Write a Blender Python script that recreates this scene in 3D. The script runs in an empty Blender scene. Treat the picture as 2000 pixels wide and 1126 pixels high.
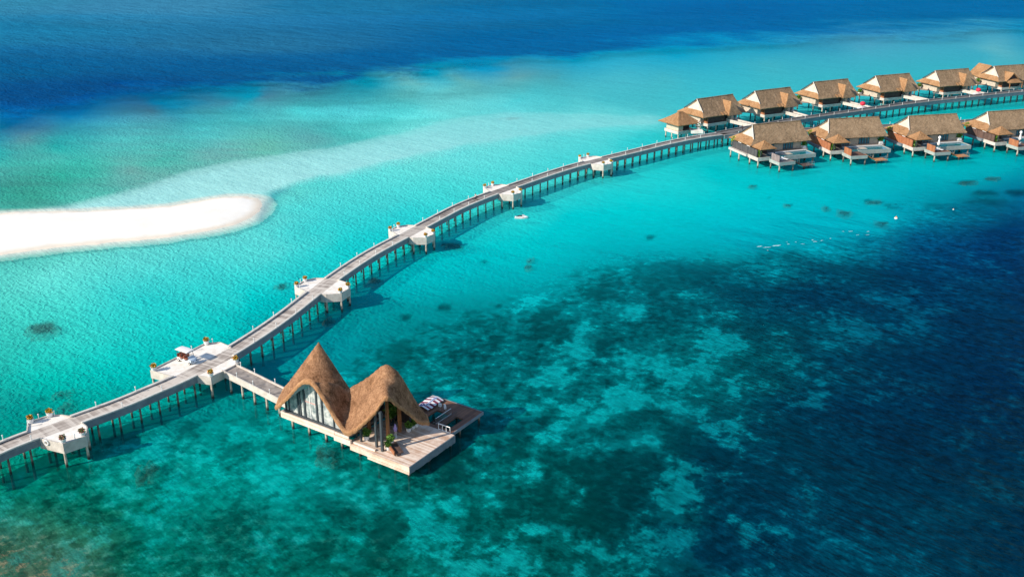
import bpy, math, random
import numpy as np
from mathutils import Vector, Matrix

# ------------------------------------------------------------------ camera, sky, sun, exposure
SC = bpy.context.scene
COL = SC.collection
random.seed(7)
H, YH, YV = 75.0, -220.0, 5500.0            # camera height, horizon row, vertical vanishing row of the photograph
FPX = math.sqrt((563 - YH) * (YV - 563)); TH = math.atan((563 - YH) / FPX)
cam_d = bpy.data.cameras.new("camera"); cam = bpy.data.objects.new("camera", cam_d); COL.objects.link(cam)
cam.location = (0, 0, H); cam.rotation_euler = (math.pi / 2 - TH, 0, 0)
cam_d.sensor_width = 36.0; cam_d.sensor_fit = 'HORIZONTAL'; cam_d.lens = 36.0 * FPX / 2000.0
cam_d.clip_start = 1.0; cam_d.clip_end = 30000.0
SC.camera = cam
SUN_EL = math.radians(29.5); SHADOW_AZ = math.radians(28)      # shadows run this way, from +X towards +Y
world = bpy.data.worlds.new("World"); SC.world = world; world.use_nodes = True
wn = world.node_tree.nodes; wl = world.node_tree.links
sky = wn.new('ShaderNodeTexSky'); sky.sky_type = 'NISHITA'; sky.sun_disc = False
sky.sun_elevation = SUN_EL
tx, ty = -math.cos(SHADOW_AZ), -math.sin(SHADOW_AZ)           # towards the sun
sky.sun_rotation = math.atan2(tx, ty)
sky.air_density = 1.0; sky.dust_density = 0.4; sky.ozone_density = 1.5
wl.new(sky.outputs[0], wn['Background'].inputs[0]); wn['Background'].inputs[1].default_value = 0.12
sl = bpy.data.lights.new("sun", 'SUN'); sl.energy = 4.2; sl.angle = math.radians(0.6); sl.color = (1.0, 0.915, 0.78)
so = bpy.data.objects.new("sun", sl); COL.objects.link(so)
dirv = Vector((-tx * math.cos(SUN_EL), -ty * math.cos(SUN_EL), -math.sin(SUN_EL)))
so.rotation_euler = dirv.to_track_quat('-Z', 'Y').to_euler(); so.location = (-60, -40, 120)
SC.view_settings.view_transform = 'Standard'; SC.view_settings.look = 'None'
SC.view_settings.exposure = 0.55; SC.view_settings.gamma = 1.0
SC.cycles.max_bounces = 4; SC.cycles.diffuse_bounces = 2; SC.cycles.glossy_bounces = 2; SC.cycles.transparent_max_bounces = 8
SC.cycles.caustics_reflective = False; SC.cycles.caustics_refractive = False

def P(x, y, z=0.0):
    """photo pixel (2000 x 1126) at height z -> world (X, Y)"""
    u = (x - 1000) / FPX; v = (563 - y) / FPX
    dy = math.cos(TH) + v * math.sin(TH); dz = -math.sin(TH) + v * math.cos(TH)
    t = (z - H) / dz
    return (u * t, dy * t)

# ------------------------------------------------------------------ helpers
class MB:
    def __init__(s): s.v = []; s.f = []; s.m = []
    def add(s, vs, fs, mi=0):
        o = len(s.v); s.v += [tuple(p) for p in vs]
        s.f += [tuple(i + o for i in f) for f in fs]; s.m += [mi] * len(fs); return s
    def box(s, x0, y0, z0, x1, y1, z1, mi=0):
        vs = [(x0,y0,z0),(x1,y0,z0),(x1,y1,z0),(x0,y1,z0),(x0,y0,z1),(x1,y0,z1),(x1,y1,z1),(x0,y1,z1)]
        return s.add(vs, [(0,3,2,1),(4,5,6,7),(0,1,5,4),(1,2,6,5),(2,3,7,6),(3,0,4,7)], mi)
    def obox(s, c, sz, rz=0, mi=0, M=None):
        R = M or Matrix.Rotation(rz, 3, 'Z'); c = Vector(c); h = Vector(sz) / 2
        vs = [c + R @ Vector((a*h.x, b*h.y, d*h.z)) for d in (-1,1) for a, b in ((-1,-1),(1,-1),(1,1),(-1,1))]
        return s.add(vs, [(0,3,2,1),(4,5,6,7),(0,1,5,4),(1,2,6,5),(2,3,7,6),(3,0,4,7)], mi)
    def prism(s, poly, z0, z1, mi=0):
        n = len(poly)
        a = sum(poly[i][0]*poly[(i+1)%n][1]-poly[(i+1)%n][0]*poly[i][1] for i in range(n))
        if a < 0: poly = poly[::-1]
        vs = [(x,y,z0) for x,y in poly] + [(x,y,z1) for x,y in poly]
        fs = [tuple(range(n))[::-1], tuple(range(n, 2*n))] + [(i,(i+1)%n,n+(i+1)%n,n+i) for i in range(n)]
        return s.add(vs, fs, mi)
    def tube(s, pts, r, n=8, mi=0, cap=True):
        pts = [Vector(p) for p in pts]; k = len(pts)
        rs = r if isinstance(r, (list, tuple)) else [r]*k
        rings = []
        for i, p in enumerate(pts):
            d = (pts[min(i+1,k-1)] - pts[max(i-1,0)]).normalized()
            a = Vector((0,0,1)) if abs(d.z) < .9 else Vector((1,0,0))
            e1 = d.cross(a).normalized(); e2 = d.cross(e1).normalized()
            rings += [p + (e1*math.cos(2*math.pi*j/n) + e2*math.sin(2*math.pi*j/n))*rs[i] for j in range(n)]
        fs = [(i*n+j, i*n+(j+1)%n, (i+1)*n+(j+1)%n, (i+1)*n+j) for i in range(k-1) for j in range(n)]
        if cap: fs += [tuple(range(n)), tuple(range((k-1)*n, k*n))[::-1]]
        return s.add(rings, fs, mi)
    def lathe(s, prof, c=(0,0,0), n=14, mi=0):
        vs = [(c[0]+r*math.cos(2*math.pi*j/n), c[1]+r*math.sin(2*math.pi*j/n), c[2]+z) for r, z in prof for j in range(n)]
        k = len(prof)
        fs = [(i*n+j, i*n+(j+1)%n, (i+1)*n+(j+1)%n, (i+1)*n+j) for i in range(k-1) for j in range(n)]
        fs += [tuple(range(n))[::-1], tuple(range((k-1)*n, k*n))]
        return s.add(vs, fs, mi)
    def grid(s, F, ni, nj, mi=0):
        vs = [F(i/(ni-1), j/(nj-1)) for i in range(ni) for j in range(nj)]
        fs = [(i*nj+j, (i+1)*nj+j, (i+1)*nj+j+1, i*nj+j+1) for i in range(ni-1) for j in range(nj-1)]
        return s.add(vs, fs, mi)
    def blob(s, c, r, n=8, mi=0, jit=.2, rng=random):
        vs = []; fs = []; m = n//2+1
        ph = rng.random()*6
        for i in range(m):
            t = math.pi*i/(m-1)
            for j in range(n):
                a = 2*math.pi*j/n; q = 1 + jit*(rng.random()*2-1) if 0 < i < m-1 else 1
                vs.append((c[0]+r[0]*q*math.sin(t)*math.cos(a+ph), c[1]+r[1]*q*math.sin(t)*math.sin(a+ph), c[2]+r[2]*q*math.cos(t)))
        for i in range(m-1):
            for j in range(n): fs.append((i*n+j, i*n+(j+1)%n, (i+1)*n+(j+1)%n, (i+1)*n+j))
        return s.add(vs, fs, mi)
    def leaves(s, c, r, count, size, mis=(0,), rng=random):
        for _ in range(count):
            while True:
                d = Vector((rng.uniform(-1,1), rng.uniform(-1,1), rng.uniform(-1,1)))
                if d.length < 1: break
            p = Vector(c) + Vector((d.x*r[0], d.y*r[1], d.z*r[2]))
            a = Vector((rng.uniform(-1,1), rng.uniform(-1,1), rng.uniform(-.3,1))).normalized(); b = a.cross(Vector((rng.uniform(-1,1), rng.uniform(-1,1), rng.uniform(-1,1)))).normalized()
            L = size*rng.uniform(.6,1.3); W = L*.4
            s.add([p, p+a*L*.5+b*W, p+a*L, p+a*L*.5-b*W], [(0,1,2,3)], rng.choice(mis))
        return s
    def build(s, name, mats, parent=None, smooth=False, loc=None, rz=None):
        me = bpy.data.meshes.new(name); me.from_pydata(s.v, [], s.f)
        if not isinstance(mats, (list, tuple)): mats = [mats]
        for m in mats: me.materials.append(m)
        me.polygons.foreach_set('material_index', s.m)
        if smooth: me.polygons.foreach_set('use_smooth', [True]*len(s.f))
        me.update()
        o = bpy.data.objects.new(name, me); COL.objects.link(o)
        if parent is not None: o.parent = parent
        if loc is not None: o.location = loc
        if rz is not None: o.rotation_euler.z = rz
        return o

def tag(o, label=None, cat=None, group=None, kind=None):
    if label: o['label'] = label
    if cat: o['category'] = cat
    if group: o['group'] = group
    if kind: o['kind'] = kind
    return o
def empty(name, loc, rz=0, **k):
    o = bpy.data.objects.new(name, None); COL.objects.link(o); o.location = loc; o.rotation_euler.z = rz
    o.empty_display_size = .3
    return tag(o, **k)
def copy_tree(o, parent=None):
    c = o.copy(); COL.objects.link(c)
    if parent is not None: c.parent = parent
    for ch in [x for x in bpy.data.objects if x.parent == o and x != c]: copy_tree(ch, c)
    return c

# ------------------------------------------------------------------ materials
def new_mat(name):
    m = bpy.data.materials.new(name); m.use_nodes = True
    nt = m.node_tree; b = nt.nodes['Principled BSDF']; return m, nt, b
def N(nt, t, **k):
    n = nt.nodes.new(t)
    for a, v in k.items():
        if a.startswith('i_'):
            key = a[2:]; key = int(key) if key.isdigit() else key.replace('_', ' ')
            n.inputs[key].default_value = v
        else: setattr(n, a, v)
    return n
def mat(name, c1, c2=None, scale=2.0, rough=.8, bump=0., stretch=None, detail=5, bscale=None, c3=None, metallic=0, ramp=(.35,.65), spec=None, coord='Object'):
    m, nt, b = new_mat(name); L = nt.links
    b.inputs['Roughness'].default_value = rough; b.inputs['Metallic'].default_value = metallic
    b.inputs['Base Color'].default_value = (*c1, 1)
    if spec is not None: b.inputs['Specular IOR Level'].default_value = spec
    if c2 is None and not bump: return m
    tc = N(nt, 'ShaderNodeTexCoord'); mp = N(nt, 'ShaderNodeMapping')
    if coord == 'UV2': L.new(tc.outputs['Object'], mp.inputs[0])
    elif coord == 'Generated': L.new(tc.outputs['Generated'], mp.inputs[0])
    elif coord == 'UV': L.new(tc.outputs['UV'], mp.inputs[0])
    else:
        L.new(tc.outputs['Object'], mp.inputs[0])
        oi = N(nt, 'ShaderNodeObjectInfo'); cx = N(nt, 'ShaderNodeCombineXYZ'); mu = N(nt, 'ShaderNodeMath', operation='MULTIPLY', i_1=53.0)
        L.new(oi.outputs['Random'], mu.inputs[0]); L.new(mu.outputs[0], cx.inputs[0]); L.new(mu.outputs[0], cx.inputs[1]); L.new(cx.outputs[0], mp.inputs['Location'])
    if stretch: mp.inputs['Scale'].default_value = stretch
    if c2:
        n = N(nt, 'ShaderNodeTexNoise', i_Scale=scale, i_Detail=detail, i_Roughness=.65); L.new(mp.outputs[0], n.inputs['Vector'])
        r = N(nt, 'ShaderNodeValToRGB'); r.color_ramp.elements[0].position = ramp[0]; r.color_ramp.elements[1].position = ramp[1]
        r.color_ramp.elements[0].color = (*c1,1); r.color_ramp.elements[1].color = (*c2,1)
        if c3: e = r.color_ramp.elements.new(.5*(ramp[0]+ramp[1])); e.color = (*c3,1)
        L.new(n.outputs[0], r.inputs[0]); L.new(r.outputs[0], b.inputs['Base Color'])
    if bump:
        n2 = N(nt, 'ShaderNodeTexNoise', i_Scale=bscale or scale*3, i_Detail=6.0, i_Roughness=.7); L.new(mp.outputs[0], n2.inputs['Vector'])
        bp = N(nt, 'ShaderNodeBump', i_Strength=bump, i_Distance=.15); L.new(n2.outputs[0], bp.inputs['Height']); L.new(bp.outputs[0], b.inputs['Normal'])
    return m

def thatch_mat(name, dark, mid, light, sc=.9):
    m, nt, b = new_mat(name); L = nt.links
    b.inputs['Roughness'].default_value = .95; b.inputs['Specular IOR Level'].default_value = .1
    tc = N(nt, 'ShaderNodeTexCoord')
    n1 = N(nt, 'ShaderNodeTexNoise', i_Scale=sc*.35, i_Detail=4.0, i_Roughness=.6); L.new(tc.outputs['Object'], n1.inputs['Vector'])
    mp = N(nt, 'ShaderNodeMapping'); mp.inputs['Scale'].default_value = (1,1,.28); L.new(tc.outputs['Object'], mp.inputs[0])
    n2 = N(nt, 'ShaderNodeTexNoise', i_Scale=sc*4, i_Detail=6.0, i_Roughness=.8); L.new(mp.outputs[0], n2.inputs['Vector'])
    n3 = N(nt, 'ShaderNodeTexNoise', i_Scale=sc*1.5, i_Detail=5.0, i_Roughness=.7, i_Distortion=.5); L.new(mp.outputs[0], n3.inputs['Vector'])
    r = N(nt, 'ShaderNodeValToRGB'); e = r.color_ramp.elements
    e[0].position = .40; e[0].color = (*dark,1); e[1].position = .62; e[1].color = (*light,1); k = e.new(.5); k.color = (*mid,1)
    mx = N(nt, 'ShaderNodeMath', operation='MULTIPLY', i_1=.5); L.new(n2.outputs[0], mx.inputs[0])
    m1 = N(nt, 'ShaderNodeMath', operation='MULTIPLY_ADD', i_1=.25); L.new(n1.outputs[0], m1.inputs[0]); L.new(mx.outputs[0], m1.inputs[2])
    m2 = N(nt, 'ShaderNodeMath', operation='MULTIPLY_ADD', i_1=.25); L.new(n3.outputs[0], m2.inputs[0]); L.new(m1.outputs[0], m2.inputs[2])
    L.new(m2.outputs[0], r.inputs[0]); L.new(r.outputs[0], b.inputs['Base Color'])
    bp = N(nt, 'ShaderNodeBump', i_Strength=1.0, i_Distance=.25); L.new(m2.outputs[0], bp.inputs['Height']); L.new(bp.outputs[0], b.inputs['Normal'])
    return m

def plank_mat(name, c1, c2, axis=0, width=.16, rough=.75, wear=None, gap=.45):
    """boards with dark joints, axis = local axis across the boards"""
    m, nt, b = new_mat(name); L = nt.links
    b.inputs['Roughness'].default_value = rough
    tc = N(nt, 'ShaderNodeTexCoord'); sp = N(nt, 'ShaderNodeSeparateXYZ'); L.new(tc.outputs['Object'], sp.inputs[0])
    dv = N(nt, 'ShaderNodeMath', operation='DIVIDE', i_1=width); L.new(sp.outputs[axis], dv.inputs[0])
    fl = N(nt, 'ShaderNodeMath', operation='FLOOR'); L.new(dv.outputs[0], fl.inputs[0])
    wnn = N(nt, 'ShaderNodeTexWhiteNoise', noise_dimensions='1D'); L.new(fl.outputs[0], wnn.inputs['W'])
    n = N(nt, 'ShaderNodeTexNoise', i_Scale=.7, i_Detail=6.0, i_Roughness=.7); L.new(tc.outputs['Object'], n.inputs['Vector'])
    ad = N(nt, 'ShaderNodeMath', operation='MULTIPLY_ADD', i_1=.35); L.new(wnn.outputs[0], ad.inputs[0]); L.new(n.outputs[0], ad.inputs[2])
    r = N(nt, 'ShaderNodeValToRGB'); r.color_ramp.elements[0].position = .45; r.color_ramp.elements[1].position = .85
    r.color_ramp.elements[0].color = (*c1,1); r.color_ramp.elements[1].color = (*c2,1); L.new(ad.outputs[0], r.inputs[0])
    fr = N(nt, 'ShaderNodeMath', operation='FRACT'); L.new(dv.outputs[0], fr.inputs[0])
    g = N(nt, 'ShaderNodeMath', operation='LESS_THAN', i_1=.1); L.new(fr.outputs[0], g.inputs[0])
    gm = N(nt, 'ShaderNodeMath', operation='MULTIPLY', i_1=gap); L.new(g.outputs[0], gm.inputs[0])
    mx = N(nt, 'ShaderNodeMixRGB'); mx.inputs[2].default_value = (c1[0]*.3, c1[1]*.3, c1[2]*.3, 1)
    L.new(gm.outputs[0], mx.inputs[0]); L.new(r.outputs[0], mx.inputs[1]); L.new(mx.outputs[0], b.inputs['Base Color'])
    return m

def walk_mat(name):
    """weathered boardwalk: cross boards, lengthwise wheel wear (UV: metres along, metres across)"""
    m, nt, b = new_mat(name); L = nt.links; b.inputs['Roughness'].default_value = .8
    tc = N(nt, 'ShaderNodeTexCoord'); sp = N(nt, 'ShaderNodeSeparateXYZ'); L.new(tc.outputs['UV'], sp.inputs[0])
    mp = N(nt, 'ShaderNodeMapping'); mp.inputs['Scale'].default_value = (.12, 1.2, 1); L.new(tc.outputs['UV'], mp.inputs[0])
    n = N(nt, 'ShaderNodeTexNoise', i_Scale=1.0, i_Detail=6.0, i_Roughness=.65); L.new(mp.outputs[0], n.inputs['Vector'])
    n2 = N(nt, 'ShaderNodeTexNoise', i_Scale=.05, i_Detail=3.0); L.new(tc.outputs['UV'], n2.inputs['Vector'])
    fl = N(nt, 'ShaderNodeMath', operation='FLOOR'); dv = N(nt, 'ShaderNodeMath', operation='DIVIDE', i_1=.4); L.new(sp.outputs[0], dv.inputs[0]); L.new(dv.outputs[0], fl.inputs[0])
    w = N(nt, 'ShaderNodeTexWhiteNoise', noise_dimensions='1D'); L.new(fl.outputs[0], w.inputs['W'])
    a = N(nt, 'ShaderNodeMath', operation='MULTIPLY_ADD', i_1=.26); L.new(w.outputs[0], a.inputs[0]); L.new(n.outputs[0], a.inputs[2])
    a2 = N(nt, 'ShaderNodeMath', operation='MULTIPLY_ADD', i_1=.6); L.new(n2.outputs[0], a2.inputs[0]); L.new(a.outputs[0], a2.inputs[2])
    r = N(nt, 'ShaderNodeValToRGB'); e = r.color_ramp.elements; e[0].position = .62; e[0].color = (.20,.165,.14,1); e[1].position = 1.05; e[1].color = (.60,.53,.46,1)
    k = e.new(.82); k.color = (.37,.31,.265,1)
    L.new(a2.outputs[0], r.inputs[0])
    # far stretch beyond the third lay-by is greyer and darker
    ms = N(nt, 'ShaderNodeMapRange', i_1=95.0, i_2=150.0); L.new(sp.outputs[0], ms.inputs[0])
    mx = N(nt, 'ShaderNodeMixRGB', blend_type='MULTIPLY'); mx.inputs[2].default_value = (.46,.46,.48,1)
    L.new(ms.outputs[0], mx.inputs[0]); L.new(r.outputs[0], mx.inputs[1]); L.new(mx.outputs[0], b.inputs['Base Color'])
    return m

M = {}
M['thatch'] = thatch_mat('thatch_weathered', (.14,.095,.055), (.28,.19,.115), (.42,.295,.185))
M['thatch_gold'] = thatch_mat('thatch_golden', (.19,.10,.045), (.34,.185,.09), (.48,.29,.155))  # on the villas' left slopes this gold paints in their sunlight
M['thatch_pav'] = thatch_mat('thatch_pavilion', (.10,.048,.022), (.27,.14,.075), (.50,.285,.16), sc=1.5)
M['thatch_rim'] = thatch_mat('thatch_cut_rim', (.24,.12,.055), (.40,.21,.105), (.54,.31,.17), sc=2.)  # rim gold is lightened to paint in its sunlit look
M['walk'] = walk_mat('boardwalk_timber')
M['concrete'] = mat('shaded_grey_concrete', (.14,.175,.20), (.22,.255,.28), scale=.6, bump=.1)  # beam shade and light off the water are put into this blue-grey
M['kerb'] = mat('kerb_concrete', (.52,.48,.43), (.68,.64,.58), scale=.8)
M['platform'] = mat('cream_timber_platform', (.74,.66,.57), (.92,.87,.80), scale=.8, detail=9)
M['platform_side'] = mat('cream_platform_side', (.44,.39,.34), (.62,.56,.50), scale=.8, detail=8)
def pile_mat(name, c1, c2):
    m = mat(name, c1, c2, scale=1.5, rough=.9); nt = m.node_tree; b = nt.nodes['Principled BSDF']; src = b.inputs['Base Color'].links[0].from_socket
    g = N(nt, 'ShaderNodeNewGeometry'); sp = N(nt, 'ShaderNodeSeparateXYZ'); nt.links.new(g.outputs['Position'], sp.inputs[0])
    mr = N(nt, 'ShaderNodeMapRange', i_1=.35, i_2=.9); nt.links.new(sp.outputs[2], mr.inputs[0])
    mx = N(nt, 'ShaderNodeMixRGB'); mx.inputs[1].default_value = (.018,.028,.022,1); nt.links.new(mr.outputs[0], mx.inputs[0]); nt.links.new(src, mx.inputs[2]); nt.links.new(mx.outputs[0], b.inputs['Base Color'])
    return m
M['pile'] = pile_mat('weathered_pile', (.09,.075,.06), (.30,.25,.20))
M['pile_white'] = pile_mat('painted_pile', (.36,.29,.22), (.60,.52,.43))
M['white'] = mat('white_paint', (.72,.71,.69), (.82,.81,.80), scale=3.0, rough=.5)
M['cream'] = mat('cream_render', (.44,.36,.28), (.58,.49,.39), scale=1.2, rough=.85)
M['gable'] = mat('cream_gable_cloth', (.48,.41,.33), (.60,.52,.43), scale=.8, rough=.9)
M['lightwood'] = plank_mat('bleached_timber', (.58,.42,.32), (.84,.70,.60), axis=1, width=.18, gap=.35)
M['terrace_wood'] = plank_mat('terrace_planks', (.50,.31,.21), (.80,.66,.55), axis=1, width=.32, gap=.35)
M['fasciawood'] = plank_mat('fascia_planks', (.60,.44,.34), (.80,.66,.56), axis=2, width=.2, gap=.3)
M['brown_deck'] = plank_mat('brown_dock_planks', (.10,.045,.03), (.22,.105,.06), axis=0, width=.2, gap=.4)
M['orange_deck'] = mat('fresh_red_timber', (.42,.17,.06), (.55,.25,.09), scale=2.5)
M['brown_panel'] = plank_mat('red_cedar_boards', (.25,.085,.035), (.42,.16,.07), axis=1, width=.5, gap=.5)
M['brown_panel_x'] = plank_mat('red_cedar_boards_cross', (.25,.085,.035), (.42,.16,.07), axis=0, width=.5, gap=.5)
M['dark_panel'] = plank_mat('charcoal_boards', (.045,.042,.045), (.09,.08,.08), axis=1, width=.45, gap=.6)
M['darkbrown_panel'] = plank_mat('dark_brown_boards', (.07,.04,.032), (.14,.08,.06), axis=1, width=.45, gap=.6)
M['shade_wall'] = mat('dark_timber_and_shade', (.035,.022,.02), (.07,.045,.04), scale=1.5)  # dark timber on the villas; paints interior shade in the pavilion hall
M['frame'] = mat('charcoal_frame', (.035,.045,.055), (.05,.06,.07), scale=2.0, rough=.5)
M['column_brown'] = mat('rust_wood_column', (.28,.10,.035), (.42,.18,.07), scale=2.0)
M['floor_in'] = mat('indoor_floor', (.20,.16,.14), (.30,.25,.21), scale=.8, rough=.5)
M['pool_side'] = mat('shaded_pool_wall', (.27,.31,.29), (.38,.40,.36), scale=.8)  # pool and sundeck walls, their shade painted in as grey-green
M['curtain'] = mat('pale_curtain', (.62,.64,.60), (.92,.90,.85), scale=1.3, detail=8, rough=.9)
M['pipe'] = mat('pink_painted_bar', (.55,.30,.27))
M['leaf'] = mat('green_leaf', (.06,.16,.015), (.14,.26,.03), scale=3.0, rough=.6)
M['leaf_dark'] = mat('dark_leaf', (.02,.06,.015), (.04,.10,.02), scale=3.0, rough=.6)
M['leaf_yellow'] = mat('yellow_leaf', (.40,.36,.04), (.55,.46,.06), scale=3.0, rough=.6)
M['flower_orange'] = mat('orange_flower', (.65,.25,.02), (.75,.38,.03), scale=4.0)
M['flower_pink'] = mat('pink_flower', (.60,.22,.18), (.72,.34,.28), scale=4.0)
M['black'] = mat('black_rubber', (.02,.02,.022), rough=.7)
M['seat'] = mat('red_brown_seat', (.30,.09,.05), (.38,.13,.07), scale=3.0, rough=.6)
M['cartblue'] = mat('pale_blue_panel', (.52,.62,.72), rough=.3)
M['lens'] = mat('dark_headlamp', (.03,.04,.06), rough=.15)
M['skin'] = mat('skin', (.35,.18,.11))
M['hair'] = mat('black_hair', (.02,.015,.012))
M['navy'] = mat('navy_cloth', (.02,.025,.05))
M['lilac'] = mat('lilac_paint', (.42,.30,.60), rough=.4)
M['red'] = mat('red_canvas', (.62,.02,.05), rough=.7)
M['orange'] = mat('orange_float', (.75,.22,.06), rough=.5)
M['metal'] = mat('steel', (.55,.56,.58), rough=.3, metallic=.8)
M['foam'] = mat('white_foam', (.50,.74,.76), rough=.9)
M['coral'] = mat('brown_coral', (.012,.045,.035), (.05,.10,.06), scale=1.2, bump=1.0, bscale=3.0, rough=1.0)
M['curtainwhite'] = mat('white_cloth', (.80,.78,.75), rough=.9)

def glass_mat(name, c, rough=.05):
    m, nt, b = new_mat(name)
    b.inputs['Base Color'].default_value = (*c,1); b.inputs['Roughness'].default_value = rough; b.inputs['Specular IOR Level'].default_value = .8
    return m
M['glass_blue'] = glass_mat('blue_window_glass', (.02,.16,.22))
M['pool_water'] = glass_mat('pool_water', (.01,.16,.20), .08)
def clear_glass(name):
    m = bpy.data.materials.new(name); m.use_nodes = True; nt = m.node_tree; nt.nodes.clear()
    o = N(nt, 'ShaderNodeOutputMaterial'); t = N(nt, 'ShaderNodeBsdfTransparent'); t.inputs[0].default_value = (.92,.96,.97,1)
    g = N(nt, 'ShaderNodeBsdfGlossy', i_Roughness=.03); f = N(nt, 'ShaderNodeFresnel', i_IOR=1.7); x = N(nt, 'ShaderNodeMixShader')
    nt.links.new(f.outputs[0], x.inputs[0]); nt.links.new(t.outputs[0], x.inputs[1]); nt.links.new(g.outputs[0], x.inputs[2]); nt.links.new(x.outputs[0], o.inputs[0])
    return m
M['glass'] = mat('painted_reflection_glass', (.13,.17,.18), (.60,.60,.57), scale=1.1, detail=6, rough=.12, ramp=(.36,.62), coord='UV2')  # pale mottling paints reflections into the pane colour

# ------------------------------------------------------------------ sea: colour of bed and water by place
def proj_np(X, Y, Z):
    dz = Z - H; c = Y*math.cos(TH) - dz*math.sin(TH); up = Y*math.sin(TH) + dz*math.cos(TH)
    c = np.where(c < 1, 1, c)
    return 1000 + FPX*X/c, 563 - FPX*up/c
_rng = np.random.RandomState(5); _LAT = _rng.rand(256, 256)
def vnoise(x, y):
    xi = np.floor(x).astype(int); yi = np.floor(y).astype(int); fx = x-xi; fy = y-yi
    fx = fx*fx*(3-2*fx); fy = fy*fy*(3-2*fy)
    g = lambda a, b: _LAT[a % 256, b % 256]
    return (g(xi,yi)*(1-fx)+g(xi+1,yi)*fx)*(1-fy) + (g(xi,yi+1)*(1-fx)+g(xi+1,yi+1)*fx)*fy
def fbm(x, y, o=5, rough=.55):
    s = 0; a = 1; t = 0
    for k in range(o):
        s = s + a*vnoise(x*2**k + 17.3*k, y*2**k + 5.1*k); t += a; a *= rough
    return s/t
def sstep(a, b, x):
    t = np.clip((x-a)/(b-a), 0, 1); return t*t*(3-2*t)
def sdist(px, py, poly):
    """signed distance to a polygon, negative inside"""
    d = np.full(px.shape, 1e9); ins = np.zeros(px.shape, bool); n = len(poly)
    for i in range(n):
        ax, ay = poly[i]; bx, by = poly[(i+1) % n]; ex, ey = bx-ax, by-ay
        t = np.clip(((px-ax)*ex+(py-ay)*ey)/(ex*ex+ey*ey+1e-9), 0, 1)
        d = np.minimum(d, np.hypot(px-ax-t*ex, py-ay-t*ey))
        c = ((ay > py) != (by > py)) & (px < (bx-ax)*(py-ay)/((by-ay) if by != ay else 1e-9) + ax); ins ^= c
    return np.where(ins, -d, d)
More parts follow.
